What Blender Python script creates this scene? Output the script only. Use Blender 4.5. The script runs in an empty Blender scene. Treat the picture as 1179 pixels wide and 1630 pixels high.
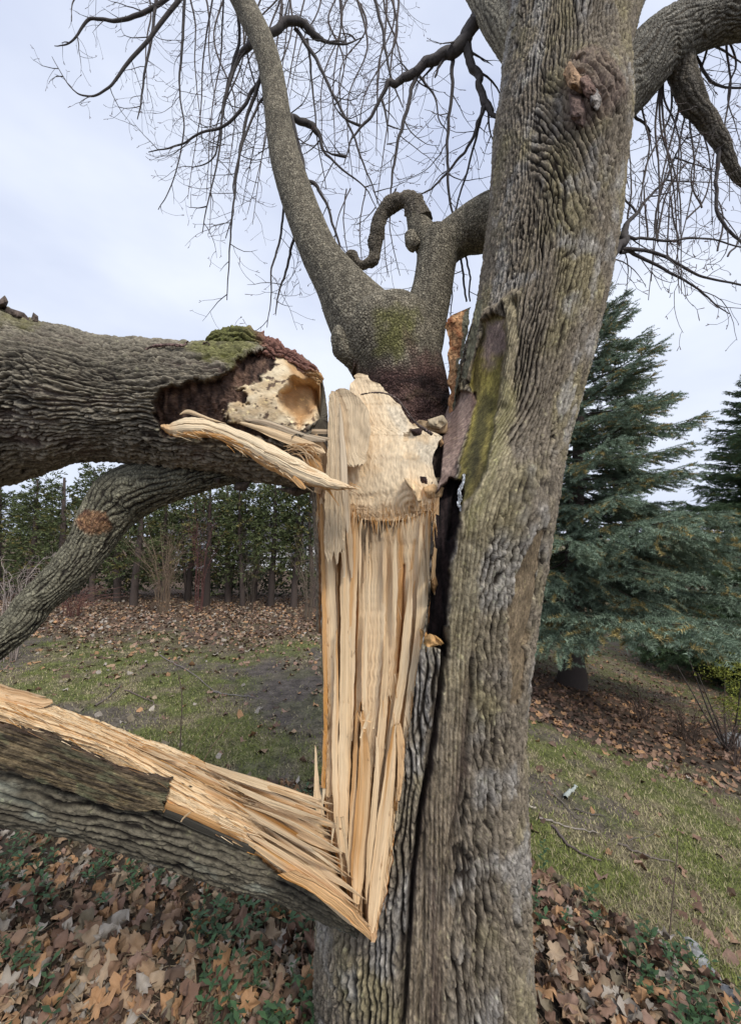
import bpy, math, random
import numpy as np
from mathutils import Vector
random.seed(7); RS = np.random.RandomState(11)
C = bpy.context.scene.collection
R = math.radians
# ------------------------------------------------------------------ camera, world, sun, exposure
FPX, CX, CY, CH, PITCH = 650.0, 589.5, 815.0, 1.6, R(4.0)
cam = bpy.data.cameras.new('camera'); camo = bpy.data.objects.new('camera', cam); C.objects.link(camo)
camo.location = (0, 0, CH); camo.rotation_euler = (R(90) + PITCH, 0, 0)
cam.sensor_fit = 'VERTICAL'; cam.sensor_height = 24.0; cam.lens = 24.0 * FPX / 1630.0
cam.clip_start = 0.05; cam.clip_end = 900
bpy.context.scene.camera = camo
SUN_AZ, SUN_EL = R(150), R(48)        # azimuth clockwise from +Y (view direction): behind the camera, to the right
w = bpy.data.worlds.new('World'); bpy.context.scene.world = w; w.use_nodes = True
nt = w.node_tree; nt.nodes.clear()
out = nt.nodes.new('ShaderNodeOutputWorld'); bg = nt.nodes.new('ShaderNodeBackground')
sky = nt.nodes.new('ShaderNodeTexSky'); sky.sky_type = 'NISHITA'; sky.sun_disc = False
sky.sun_elevation = SUN_EL; sky.sun_rotation = SUN_AZ
mul = nt.nodes.new('ShaderNodeMix'); mul.data_type = 'RGBA'; mul.blend_type = 'MULTIPLY'; mul.inputs[0].default_value = 1
tc = nt.nodes.new('ShaderNodeTexCoord'); mp = nt.nodes.new('ShaderNodeMapping'); mp.inputs['Scale'].default_value = (1.0, 1.0, 2.2)
n1 = nt.nodes.new('ShaderNodeTexNoise'); n1.inputs['Scale'].default_value = 1.7; n1.inputs['Detail'].default_value = 5; n1.inputs['Roughness'].default_value = 0.48
cr = nt.nodes.new('ShaderNodeValToRGB')
cr.color_ramp.elements[0].position = 0.36; cr.color_ramp.elements[0].color = (5.3, 5.9, 7.6, 1)
cr.color_ramp.elements[1].position = 0.66; cr.color_ramp.elements[1].color = (7.6, 8.1, 9.2, 1)
mx = nt.nodes.new('ShaderNodeMix'); mx.data_type = 'RGBA'; mx.inputs[0].default_value = 0.93
L = nt.links.new
L(tc.outputs['Generated'], mp.inputs['Vector']); L(mp.outputs[0], n1.inputs['Vector']); L(n1.outputs['Fac'], cr.inputs[0])
L(sky.outputs[0], mx.inputs[6]); L(cr.outputs[0], mx.inputs[7]); L(mx.outputs[2], bg.inputs[0]); L(bg.outputs[0], out.inputs[0])
bg.inputs[1].default_value = 0.082
sd = bpy.data.lights.new('sun', 'SUN'); so = bpy.data.objects.new('sun', sd); C.objects.link(so)
sd.energy = 1.5; sd.angle = R(14); sd.color = (1.0, 0.95, 0.88)
dv = Vector((math.sin(SUN_AZ) * math.cos(SUN_EL), math.cos(SUN_AZ) * math.cos(SUN_EL), math.sin(SUN_EL)))
so.rotation_euler = dv.to_track_quat('Z', 'Y').to_euler(); so.location = (3, -3, 8)
vs = bpy.context.scene.view_settings
vs.view_transform = 'Standard'; vs.look = 'None'; vs.gamma = 1; vs.use_curve_mapping = False; vs.exposure = 0.6
# ------------------------------------------------------------------ numpy helpers
CAM = np.array([0, 0, CH]); cp, sp = math.cos(PITCH), math.sin(PITCH)
def P(px, py, D):
    px, py, D = np.asarray(px, float), np.asarray(py, float), np.asarray(D, float)
    a = (px - CX) / FPX; b = -(py - CY) / FPX
    ry = cp - b * sp; rz = sp + b * cp
    return np.stack(np.broadcast_arrays(a / ry * D, D + 0 * a, CH + rz / ry * D), -1)
def proj(V):
    d = V - CAM
    z = d[..., 1] * cp + d[..., 2] * sp; u = -d[..., 1] * sp + d[..., 2] * cp
    z = np.where(z < 0.05, 0.05, z)
    return CX + FPX * d[..., 0] / z, CY - FPX * u / z
NP_ = 4096; PERM = RS.permutation(NP_).astype(np.int32); PVAL = RS.rand(NP_).astype(np.float64)
def h3(x, y, z, s=0):
    k = PERM[(np.asarray(z).astype(np.int32) * 7 + s * 131) & 4095]
    k = PERM[(np.asarray(y).astype(np.int32) + k) & 4095]
    return PVAL[(PERM[(np.asarray(x).astype(np.int32) + k) & 4095] + s) & 4095]
def pn(x, y, z=0.0, s=0):      # value noise, -1..1
    flat = np.ndim(z) == 0
    x, y = np.broadcast_arrays(np.asarray(x, float), np.asarray(y, float))
    xi, yi = np.floor(x).astype(np.int32), np.floor(y).astype(np.int32)
    fx, fy = x - xi, y - yi
    fx = fx * fx * (3 - 2 * fx); fy = fy * fy * (3 - 2 * fy)
    def lay(k):
        k = PERM[(k * 7 + s * 131) & 4095]; k0 = PERM[(yi + k) & 4095]; k1 = PERM[(yi + 1 + k) & 4095]
        a = PVAL[PERM[(xi + k0) & 4095]]; b = PVAL[PERM[(xi + 1 + k0) & 4095]]; c = PVAL[PERM[(xi + k1) & 4095]]; d = PVAL[PERM[(xi + 1 + k1) & 4095]]
        t = a + (b - a) * fx; return t + (c + (d - c) * fx - t) * fy
    if flat: return lay(np.int32(round(float(z) * 3.3))) * 2 - 1
    z = np.asarray(z, float) + 0 * x; zi = np.floor(z).astype(np.int32); fz = z - zi; fz = fz * fz * (3 - 2 * fz)
    a = lay(zi); return (a + (lay(zi + 1) - a) * fz) * 2 - 1
def fbm(x, y, z=0.0, o=4, s=0, g=0.5):
    r = 0; a = 1; t = 0
    for i in range(o):
        r = r + a * pn(x * 2 ** i + 17.3 * i, y * 2 ** i + 5.1 * i, np.asarray(z) * 2 ** i, s + i); t += a; a *= g
    return r / t
def vor(u, v, s=0):
    ui, vi = np.floor(u).astype(np.int64), np.floor(v).astype(np.int64)
    f1 = np.full(u.shape, 9.0); f2 = np.full(u.shape, 9.0); cid = np.zeros(u.shape)
    for a in (-1, 0, 1):
        for b in (-1, 0, 1):
            cx = ui + a + 0.1 + .8 * h3(ui + a, vi + b, 0 * ui, s); cy = vi + b + .1 + .8 * h3(ui + a, vi + b, 0 * ui + 7, s)
            d = np.hypot(u - cx, v - cy); k = h3(ui + a, vi + b, 0 * ui + 13, s)
            near = d < f1
            f2 = np.where(near, f1, np.minimum(f2, d)); cid = np.where(near, k, cid); f1 = np.where(near, d, f1)
    return f1, f2, cid
def ss(a, b, x):
    t = np.clip((x - a) / (b - a), 0, 1); return t * t * (3 - 2 * t)
def mix(a, b, t):
    t = np.asarray(t)[..., None]; return np.asarray(a) * (1 - t) + np.asarray(b) * t
def cat(P4, n):                # Catmull-Rom through rows of P4, n samples
    P4 = np.asarray(P4, float); k = len(P4)
    Q = np.vstack([2 * P4[0] - P4[1], P4, 2 * P4[-1] - P4[-2]])
    t = np.linspace(0, k - 1 - 1e-9, n); i = t.astype(int); f = (t - i)[:, None]
    a, b, c, d = Q[i], Q[i + 1], Q[i + 2], Q[i + 3]
    return 0.5 * (2 * b + (c - a) * f + (2 * a - 5 * b + 4 * c - d) * f ** 2 + (3 * b - a - 3 * c + d) * f ** 3)
def sdf(px, py, poly):         # + inside, in pixels
    poly = np.asarray(poly, float); d = np.full(px.shape, 1e9); ins = np.zeros(px.shape, bool)
    for i in range(len(poly)):
        a = poly[i]; b = poly[(i + 1) % len(poly)]; e = b - a
        t = np.clip(((px - a[0]) * e[0] + (py - a[1]) * e[1]) / (e @ e + 1e-9), 0, 1)
        d = np.minimum(d, np.hypot(px - a[0] - t * e[0], py - a[1] - t * e[1]))
        c = ((a[1] > py) != (b[1] > py)) & (px < (b[0] - a[0]) * (py - a[1]) / (b[1] - a[1] + 1e-9) + a[0]); ins ^= c
    return np.where(ins, d, -d)
def pm(px, py, poly, soft=3, amp=0, fr=0.06, s=3):
    if amp: px, py = px + amp * fbm(px * fr, py * fr, 0, 3, s), py + amp * fbm(px * fr, py * fr, 5, 3, s + 9)
    return ss(-soft, soft, sdf(px, py, poly))
def line(px, py, pts, wpx, soft=1.5):
    d = np.full(px.shape, 1e9)
    for a, b in zip(pts[:-1], pts[1:]):
        a = np.array(a, float); b = np.array(b, float); e = b - a
        t = np.clip(((px - a[0]) * e[0] + (py - a[1]) * e[1]) / (e @ e + 1e-9), 0, 1)
        d = np.minimum(d, np.hypot(px - a[0] - t * e[0], py - a[1] - t * e[1]))
    return 1 - ss(wpx - soft, wpx + soft, d)
# ------------------------------------------------------------------ objects
WL = {}
def tag(o, label=None, cat_=None, group=None, kind=None):
    if label: o['label'] = label
    if cat_: o['category'] = cat_
    if group: o['group'] = group
    if kind: o['kind'] = kind
    return o
def empty(name, loc):
    o = bpy.data.objects.new(name, None); C.objects.link(o); o.location = loc; o.empty_display_size = .1
    WL[o.name] = np.array(loc, float); return o
def me_make(name, V, F, mat, col=None, uv=None, smooth=True):
    V = np.asarray(V, np.float32); F = np.asarray(F, np.int32); k = F.shape[1]
    me = bpy.data.meshes.new(name); me.vertices.add(len(V)); me.vertices.foreach_set('co', V.ravel())
    me.loops.add(F.size); me.loops.foreach_set('vertex_index', F.ravel())
    me.polygons.add(len(F)); me.polygons.foreach_set('loop_start', np.arange(0, F.size, k, dtype=np.int32))
    me.polygons.foreach_set('loop_total', np.full(len(F), k, np.int32))
    if uv is not None:
        l = me.uv_layers.new(name='UVMap'); l.data.foreach_set('uv', np.asarray(uv, np.float32)[F.ravel()].ravel())
    if col is not None:
        a = me.color_attributes.new('Col', 'FLOAT_COLOR', 'POINT')
        col = np.asarray(col); cc = np.ones((len(V), 4), np.float32); cc[:, :3] = np.clip(col[:, :3], 0.004, 1); cc[:, 3] = col[:, 3] if col.shape[1] == 4 else 1; a.data.foreach_set('color', cc.ravel())
    me.update(calc_edges=True); me.validate()
    if smooth: me.polygons.foreach_set('use_smooth', np.ones(len(me.polygons), bool))
    me.materials.append(mat); return me
def mk(name, V, F, mat, parent=None, col=None, uv=None, smooth=True):
    V = np.asarray(V, float); off = WL[parent.name] if parent is not None else np.zeros(3)
    if parent is None: off = V.mean(0) * 0
    o = bpy.data.objects.new(name, me_make(name, V - off, F, mat, col, uv, smooth)); C.objects.link(o)
    if parent is not None: o.parent = parent
    WL[o.name] = off; return o
def grid(nv, nu, wrap=False):
    i = np.arange(nv - 1)[:, None]; j = np.arange(nu if wrap else nu - 1)[None, :]
    a = i * nu + j; b = i * nu + (j + 1) % nu
    return np.stack([a, b, b + nu, a + nu], -1).reshape(-1, 4)
# ------------------------------------------------------------------ materials
def mat(name, base=None, rough=.9, fn=None, spec=0.3, trans=0):
    m = bpy.data.materials.new(name); m.use_nodes = True; t = m.node_tree; b = t.nodes['Principled BSDF']
    b.inputs['Roughness'].default_value = rough; b.inputs['Specular IOR Level'].default_value = spec
    if base: b.inputs['Base Color'].default_value = (*base, 1)
    if fn: fn(t, b)
    return m
def attr_mul(scales, lo, hi, bump, stretch=None, coord='Object', det=4, fleck=None, vor_=None):
    def fn(t, b):
        N = t.nodes; a = N.new('ShaderNodeAttribute'); a.attribute_name = 'Col'
        tcn = N.new('ShaderNodeTexCoord'); cur = a.outputs['Color']; bf = None
        for i, s in enumerate(scales):
            m_ = N.new('ShaderNodeMapping'); m_.inputs['Scale'].default_value = stretch if stretch else (1, 1, 1)
            t.links.new(tcn.outputs[coord], m_.inputs[0])
            n = N.new('ShaderNodeTexNoise'); n.inputs['Scale'].default_value = s; n.inputs['Detail'].default_value = det
            n.inputs['Roughness'].default_value = .6
            t.links.new(m_.outputs[0], n.inputs['Vector'])
            r = N.new('ShaderNodeMapRange'); r.inputs[1].default_value = .3; r.inputs[2].default_value = .7
            r.inputs[3].default_value = lo; r.inputs[4].default_value = hi; t.links.new(n.outputs['Fac'], r.inputs[0])
            x = N.new('ShaderNodeVectorMath'); x.operation = 'SCALE'; al = N.new('ShaderNodeMapRange'); t.links.new(a.outputs['Alpha'], al.inputs[0]); al.inputs[3].default_value = 1; t.links.new(r.outputs[0], al.inputs[4]); t.links.new(cur, x.inputs[0]); t.links.new(al.outputs[0], x.inputs['Scale'])
            cur = x.outputs[0]
            bf = n.outputs['Fac'] if bf is None else bf
        if vor_:
            n = N.new('ShaderNodeTexVoronoi'); n.inputs['Scale'].default_value = vor_; n.feature = 'DISTANCE_TO_EDGE'; nn = N.new('ShaderNodeTexNoise'); nn.inputs['Scale'].default_value = vor_ * .6
            t.links.new(tcn.outputs['Object'], nn.inputs['Vector']); ad = N.new('ShaderNodeVectorMath'); ad.operation = 'MULTIPLY_ADD'; t.links.new(nn.outputs['Color'], ad.inputs[0]); ad.inputs[1].default_value = (.012, .012, .012)
            mpp = N.new('ShaderNodeMapping'); mpp.inputs['Scale'].default_value = (1, 1, .6); t.links.new(tcn.outputs['Object'], ad.inputs[2]); t.links.new(ad.outputs[0], mpp.inputs[0]); t.links.new(mpp.outputs[0], n.inputs['Vector'])
            r = N.new('ShaderNodeMapRange'); r.inputs[1].default_value = 0; r.inputs[2].default_value = .22; r.inputs[3].default_value = .62; r.inputs[4].default_value = 1.12; t.links.new(n.outputs['Distance'], r.inputs[0])
            x = N.new('ShaderNodeVectorMath'); x.operation = 'SCALE'; t.links.new(cur, x.inputs[0]); t.links.new(r.outputs[0], x.inputs['Scale']); cur = x.outputs[0]; bf = r.outputs[0]
        if fleck:
            n = N.new('ShaderNodeTexNoise'); n.inputs['Scale'].default_value = fleck[0]; n.inputs['Detail'].default_value = 5
            t.links.new(tcn.outputs['Object'], n.inputs['Vector'])
            r = N.new('ShaderNodeMapRange'); r.inputs[1].default_value = fleck[1]; r.inputs[2].default_value = fleck[1] + .06; r.inputs[4].default_value = fleck[3]
            t.links.new(n.outputs['Fac'], r.inputs[0])
            x = N.new('ShaderNodeMix'); x.data_type = 'RGBA'; t.links.new(r.outputs[0], x.inputs[0]); t.links.new(cur, x.inputs[6])
            y = N.new('ShaderNodeVectorMath'); y.operation = 'MULTIPLY'; t.links.new(cur, y.inputs[0]); y.inputs[1].default_value = fleck[2]
            t.links.new(y.outputs[0], x.inputs[7]); cur = x.outputs[2]
        t.links.new(cur, b.inputs['Base Color'])
        if bump:
            bp = N.new('ShaderNodeBump'); ms = N.new('ShaderNodeMath'); ms.operation = 'MULTIPLY'; ms.inputs[1].default_value = bump[0]; t.links.new(a.outputs['Alpha'], ms.inputs[0]); t.links.new(ms.outputs[0], bp.inputs['Strength']); bp.inputs['Distance'].default_value = bump[1]
            t.links.new(bf, bp.inputs['Height']); t.links.new(bp.outputs[0], b.inputs['Normal'])
    return fn
M = {}
M['bark'] = mat('furrowed_bark', rough=.92, fn=attr_mul((190, 70), .58, 1.42, (.9, .006), stretch=(1, .4, 1), coord='UV', fleck=(55, .62, (1.6, 1.7, 1.5), .7)))
M['smooth_bark'] = mat('smooth_bark', rough=.9, fn=attr_mul((110, 30), .65, 1.4, (1.0, .005), fleck=(50, .62, (1.25, 1.28, 1.15), .5), vor_=95))
M['wood'] = mat('fresh_split_wood', rough=.62, spec=.25, fn=attr_mul((1.3, .4), .83, 1.15, (.7, .003), stretch=(520, 10, 1), coord='UV', det=3))
M['plate'] = mat('broken_wood', rough=.75, fn=attr_mul((150, 30), .85, 1.14, (.5, .003), stretch=(1, 1, .25)))
M['rot'] = mat('rotten_wood', rough=.95, fn=attr_mul((120, 40), .45, 1.6, (1.0, .006)))
M['leaf'] = mat('dead_leaf', rough=.75, fn=attr_mul((60,), .75, 1.25, None))
M['green'] = mat('green_leaf', rough=.5, fn=attr_mul((40,), .75, 1.25, None))
M['needle'] = mat('conifer_needle', rough=.7, fn=attr_mul((9,), .75, 1.3, None))
M['twig'] = mat('twig_bark', rough=.9, fn=attr_mul((60,), .7, 1.3, None))
M['grass'] = mat('grass_blade', rough=.8, fn=attr_mul((1.5,), .8, 1.2, None))
M['stone'] = mat('weathered_stone', rough=.9, fn=attr_mul((12, 45), .6, 1.3, (.8, .02)))
M['metal'] = mat('dull_metal', (.12, .125, .12), .5)
M['soil'] = mat('lawn_soil', rough=1, fn=attr_mul((45, 9), .55, 1.45, (1, .02), det=6))
# ------------------------------------------------------------------ bark height
def bark_h(u, v, cu=.026, cv=.16, s=0, warp=1.0):
    """long interlacing ridges: two warped families of furrows, short cross cracks, grain"""
    p = cu; U1 = u / p; V1 = v / cv; z0 = pn(U1 * .28, V1 * .8, 0, s)
    small = .10 * pn(U1 * 3.5, V1 * 7, 0, s + 1)
    A = U1 + warp * (.95 * z0 + .38 * pn(U1 * .8, V1 * 2.6, 0, s + 2)) + small
    B = U1 * .62 + warp * (1.3 * pn(U1 * .25 + 40, V1 * .9, 0, s + 3) + .4 * pn(U1 * .7, V1 * 2.2, 0, s + 4)) + small
    iA = np.floor(A); dA = np.minimum(A - iA, 1 - A + iA); iB = np.floor(B); dB = np.minimum(B - iB, 1 - B + iB)
    iA = iA.astype(np.int32); rA = h3(iA, iA * 0 + 5, iA * 0, s)
    wv = .5 + .5 * pn(U1 * .6, V1 * 3, 1, s + 5)
    fA = np.exp(-(dA / (.12 + .12 * wv)) ** 2) * (.55 + .45 * ss(-.5, .3, pn(U1 * .5 + 9, V1 * 1.5, 0, s + 6))); fB = np.exp(-(dB / (.07 + .07 * wv)) ** 2) * ss(-.25, .25, pn(U1 * .3 + 7, V1 * .8, 0, s + 7))
    cv_ = v / (cv * .45) + rA * 7.3 + .35 * pn(U1 * 2, V1 * 5, 0, s + 8); iC = np.floor(cv_).astype(np.int32); fC = cv_ - iC; rC = h3(iA, iC, iA * 0 + 2, s)
    fC = np.exp(-((fC - .5 + .25 * (dA - .25)) / .05) ** 2) * ss(.5, .75, rC)
    fine = pn(u * 150, v * 60, 0, s + 9) + .6 * pn(u * 320, v * 160, 0, s + 10)
    h = (1 - .95 * fA) * (1 - .85 * fB) * (1 - .65 * fC) * (.80 + .2 * rC) * (.93 + .2 * np.minimum(dA, .35)) 
    return np.clip(h + .2 * fine * (.3 + h), -.2, 1.2), .35 * rC + .65 * rA
def grain_h(u, v, k=.007, s=0):
    f1, f2, c = vor(u / k + .5 * pn(u * 60, v * 50), v / (k * 1.6), s)
    return ss(0, .5, f2 - f1) * .7 + .3 * fbm(u * 90, v * 45, 0, 3, s), c
def bark_col(h, n, c, ridge=(.215, .178, .13), furrow=(.028, .02, .014)):
    col = mix(np.array(furrow), np.array(ridge), ss(.12, .75, h)); col = col * (.8 + .35 * np.clip(h, 0, 1.1))[..., None]
    col = col * (1 + .25 * n[..., None]) * (0.86 + .28 * c[..., None]); return col
# ------------------------------------------------------------------ tube
def tube_pts(path, n, axis=None, squash=1.0):
    """path rows (px,py,D,half-width px) -> centres, radii, frames (side, front, along)"""
    q = np.asarray(path, float); Q = cat(q, 4 * n)
    Q[:, 3] = np.maximum(Q[:, 3], .2)
    c = P(Q[:, 0], Q[:, 1], Q[:, 2]); s = np.r_[0, np.cumsum(np.linalg.norm(np.diff(c, axis=0), axis=1))]
    t = np.linspace(0, s[-1], n); c = np.stack([np.interp(t, s, c[:, i]) for i in range(3)], 1)
    rn = np.interp(t, s, Q[:, 3] * Q[:, 2] / FPX / (cp + (Q[:, 1] - CY) / FPX * sp)); r = rn / np.sqrt(1 + (rn / c[:, 1]) ** 2)
    T = np.gradient(c, axis=0) if axis is None else np.tile(np.asarray(axis, float), (n, 1))
    T /= np.linalg.norm(T, axis=1)[:, None]
    view = CAM - c; view /= np.linalg.norm(view, axis=1)[:, None]
    S = np.cross(T, view); ok = np.linalg.norm(S, axis=1)[:, None]; S /= np.maximum(ok, 1e-6)
    Fr = np.cross(S, T); return c, r, S, Fr, T, t
def tube(path, nu, nv, hf=None, amp=.008, axis=None, depth_k=1.0, cap=True):
    c, r, S, Fr, T, t = tube_pts(path, nv, axis)
    s = np.linspace(-1, 1, nu, endpoint=False); th = np.where(np.abs(s) < .8, s / .8 * 1.75, np.sign(s) * (1.75 + (np.abs(s) - .8) / .2 * (math.pi - 1.75)))
    TH, TT = np.meshgrid(th, t); rr = r[:, None]
    rm = r.mean(); u = TH * rm
    h = hf(u, TT) if hf else 0 * u
    if isinstance(h, tuple): h, cid = h
    else: cid = 0 * u
    lump = 1 + .03 * fbm(np.cos(TH) * 1.5 + t[:, None] * 2, np.sin(TH) * 1.5, TT * 3, 3, 4)
    rad = rr * lump + amp * (h - .6)
    V = c[:, None] + S[:, None] * (np.sin(TH) * rad)[..., None] * -1 + Fr[:, None] * (np.cos(TH) * rad * depth_k)[..., None]
    return V, TH, TT, u, h, cid
def link_tube(name, V, col, u, TT, m, parent, endcap=True):
    nv, nu = V.shape[:2]; VV = V.reshape(-1, 3); F = grid(nv, nu, True); CO = col.reshape(-1, col.shape[-1]); UV = np.stack([u, TT], -1).reshape(-1, 2)
    if endcap:
        VV = np.vstack([VV, V[0].mean(0), V[-1].mean(0)]); CO = np.vstack([CO, CO[0], CO[-1]]); UV = np.vstack([UV, UV[0], UV[-1]])
        a = nv * nu; j = np.arange(nu); jn = (j + 1) % nu
        F = np.vstack([F, np.stack([jn, j, 0 * j + a, 0 * j + a], -1), np.stack([(nv - 1) * nu + j, (nv - 1) * nu + jn, 0 * j + a + 1, 0 * j + a + 1], -1)])
        tri = np.vstack([F[:-2 * nu][:, [0, 1, 2]], F[:-2 * nu][:, [0, 2, 3]], F[-2 * nu:][:, :3]]); F = tri
    return mk(name, VV, F, m, parent, CO, UV)
def setD(V, Dn, mask):
    k = Dn / V[..., 1]; k = 1 + (k - 1) * mask
    return CAM + (V - CAM) * k[..., None]
# ------------------------------------------------------------------ ground shape
def gz(x, y):
    x = np.asarray(x, float); y = np.asarray(y, float)
    a = np.log1p(np.exp(np.clip((x - .5) * 2.2, -30, 30))) / 2.2
    z = -3.2 * (1 - np.exp(-.095 * a * (1 + .0 * y)))
    z = z - .35 * ss(3, 9, y) * ss(-6, 1, x) * .25 + .05 * fbm(x * .5, y * .5, 0, 3, 5)
    z = z + np.clip(y - 25, 0, 400) * .012
    return z + .012 * fbm(x * 4, y * 4, 0, 3, 2)

# ================================================================== GROUND
xs = np.unique(np.r_[np.linspace(-7, 9, 560), np.linspace(-40, 40, 200), np.linspace(-400, 400, 81)])
ys = np.unique(np.r_[np.linspace(.2, 5, 300), np.linspace(5, 14, 220), np.linspace(14, 60, 120), np.linspace(-30, 0.2, 40), np.linspace(60, 600, 40)])
X, Y = np.meshgrid(xs, ys); Z = gz(X, Y); G = np.stack([X, Y, Z], -1); gx, gy = proj(G)
gx = np.where(Y < .6, 500, gx); gy = np.where(Y < .6, 1700, gy)
def lawn_mask(px, py, x, y):      # 1 lawn, 0 litter
    nz = fbm(x * 1.1, y * 1.1, 0, 4, 31)
    left = px < 650
    a = ss(985, 1040, py + 40 * nz) * (1 - ss(1235, 1300, py - 0.0 * px))
    near_r = (py - (1385 + (px - 840) * .62)) + 24 * nz
    bed_lo = 1135 + (px - 835) * .37; bed_hi = 1075 + (px - 835) * .33
    b = ss(-6, 14, py - bed_lo + 22 * nz) * (1 - ss(-10, 22, near_r)); b2 = (1 - ss(-22, 0, py - bed_hi + 20 * nz)) * .75
    return np.where(left, a, np.maximum(b, b2))
lm = lawn_mask(gx, gy, X, Y)
nA = fbm(X * 1.3, Y * 1.3, 0, 4, 41); nB = fbm(X * 3.7, Y * 3.7, 0, 4, 43)
gcol = mix(np.array((.075, .058, .042)), mix(np.array((.115, .125, .04)), np.array((.17, .14, .085)), ss(-.35, .35, nB + .25 * nA)), lm)
dirt = ss(.12, .4, nA + .35 * nB) * lm * .75 + pm(gx, gy, [(430, 1040), (520, 1050), (520, 1190), (440, 1160), (380, 1110)], 25, 25) * .7
gcol = mix(gcol, np.array((.115, .095, .078)), np.clip(dirt, 0, 1))
far = ss(14, 30, Y)
gcol = mix(gcol, np.array((.17, .135, .08)), far * .8); gcol = mix(gcol, np.array((.13, .085, .055)), (1 - lm) * ss(4, 7, Y) * .8)
o = mk('lawn', G.reshape(-1, 3), grid(len(ys), len(xs)), M['soil'], None, gcol.reshape(-1, 3)); tag(o, kind='structure')

# ================================================================== MAIN TREE
BASE = np.array([.17, 1.55, float(gz(.17, 1.55))])
tree = empty('maple_tree', BASE)
tag(tree, 'large grey barked maple split down its trunk with raw pale wood exposed', 'tree')
# --- bole and right stem (rows: y, left, right, axis depth)
rows = [(1960, 440, 930, 1.5), (1850, 462, 895, 1.5), (1760, 478, 866, 1.5), (1680, 489, 853, 1.5), (1597, 497, 844, 1.5), (1500, 500, 838, 1.5), (1400, 505, 834, 1.5), (1300, 508, 832, 1.5),
        (1200, 512, 830, 1.5), (1100, 513, 834, 1.5), (1000, 512, 843, 1.5), (950, 511, 850, 1.5), (900, 510, 859, 1.5), (850, 512, 869, 1.49), (810, 530, 876, 1.49),
        (770, 580, 882, 1.48), (730, 640, 889, 1.47), (690, 690, 899, 1.46), (650, 712, 911, 1.46), (600, 726, 925, 1.46), (550, 742, 938, 1.47), (500, 756, 950, 1.48),
        (450, 766, 960, 1.49), (400, 772, 968, 1.5), (350, 779, 975, 1.52), (300, 783, 980, 1.54), (250, 786, 983, 1.56), (200, 789, 985, 1.58), (150, 797, 986, 1.6), (100, 803, 992, 1.62),
        (50, 806, 1006, 1.64), (0, 806, 1022, 1.66), (-60, 806, 1030, 1.68), (-160, 810, 1035, 1.72)]
path = [((l + r) / 2, y, d, (r - l) / 2) for y, l, r, d in rows]
POLY_V = [(566, 560), (540, 590), (519, 640), (500, 770), (509, 860), (514, 960), (518, 1060), (518, 1200), (514, 1290), (535, 1400), (562, 1450), (588, 1500), (597, 1497), (607, 1440), (620, 1390), (628, 1330), (632, 1285), (640, 1270), (643, 1220), (655, 1150), (661, 1100), (668, 1055), (676, 1010), (684, 960), (687, 880), (691, 800), (704, 760), (709, 690), (712, 660), (690, 640), (640, 560)]
CHAR = [(690, 790), (716, 760), (737, 770), (733, 820), (726, 850), (716, 890), (712, 950), (708, 1000), (709, 1045), (700, 1030), (676, 1025), (682, 960), (687, 870), (684, 800)]
WEDGE = [(716, 642), (730, 622), (757, 626), (757, 640), (748, 670), (738, 700), (726, 745), (718, 790), (690, 800), (690, 700), (700, 660)]
GROOVE = [(770, 512), (788, 500), (806, 508), (803, 560), (797, 600), (790, 650), (783, 700), (772, 750), (755, 785), (738, 800), (722, 850), (712, 860), (722, 790), (738, 715), (757, 640), (745, 612), (752, 580), (762, 545)]
CALLUS = [(806, 478), (822, 474), (824, 520), (818, 580), (820, 640), (812, 700), (818, 760), (800, 800), (780, 840), (768, 900), (760, 960), (752, 1040), (748, 1120), (742, 1230), (725, 1330), (712, 1500), (700, 1640), (640, 1640), (655, 1400), (672, 1250), (690, 1100), (708, 1040), (716, 900), (735, 830), (760, 775), (785, 700), (798, 600), (806, 520)]
STRIP = [(853, 845), (862, 842), (862, 860), (852, 920), (842, 990), (832, 1070), (826, 1120), (812, 1122), (810, 1050), (808, 980), (818, 920), (836, 880)]
SCAR = [(905, 95), (930, 90), (955, 120), (976, 135), (978, 170), (960, 185), (930, 215), (905, 205), (895, 150)]
def bole_h(u, v): return bark_h(u, v, .0175, .16, 1, 1.05)
V, TH, TT, u, h, cid = tube(path, 600, 1050, bole_h, .0, axis=(0.04, .02, 1))
px, py = proj(V); fr = (np.abs(TH) < 1.65).astype(float)
callus = pm(px, py, CALLUS, 5, 10) * fr; groove = pm(px, py, GROOVE, 3, 3) * fr; char = pm(px, py, CHAR, 2.5, 4) * fr
wedge = pm(px, py, WEDGE, 2, 3) * fr; strip = pm(px, py, STRIP, 2, 5) * fr; scar = pm(px, py, SCAR, 9, 10) * fr
tw = np.exp(-(((px - 915) / 75) ** 2 + ((py - 240) / 130) ** 2)) * fr       # twisted bark under the stub
# twisting: re-evaluate bark with slanted coordinates
knot = np.exp(-(((px - 842) / 42) ** 2 + ((py - 775) / 50) ** 2)) * fr
tw0 = tw; u2 = u + tw * .16 * (TT - TT[0].mean()) * 0 + .10 * tw + knot * .04 * np.sin(TT * 55)
ang = .6; tw = ss(.18, .55, tw)
hh2, c2 = bark_h(u * np.cos(ang) - (TT - 4.2) * np.sin(ang) * .9 + .01 * knot, TT * np.cos(ang) + u * np.sin(ang), .023, .17, 1, 1.3)
hh3, c3 = bark_h(u, TT, .011, .16, 21, .5)                              # fine stringy callus bark
hk = fbm(px * .07, py * .07, 0, 4, 77)
lowz = ss(1050, 1500, py)
H = h * (1 - tw) + hh2 * tw
H = H * (1 - callus) + (.35 + .45 * hh3) * callus
H = H * (1 - knot * .8) + knot * .8 * (.6 + .8 * hk)
amp = .018 + .004 * lowz - .003 * ss(700, 0, py)
out_ = (H - .6) * amp
smooth = np.clip(groove + char + wedge + strip, 0, 1)
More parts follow.
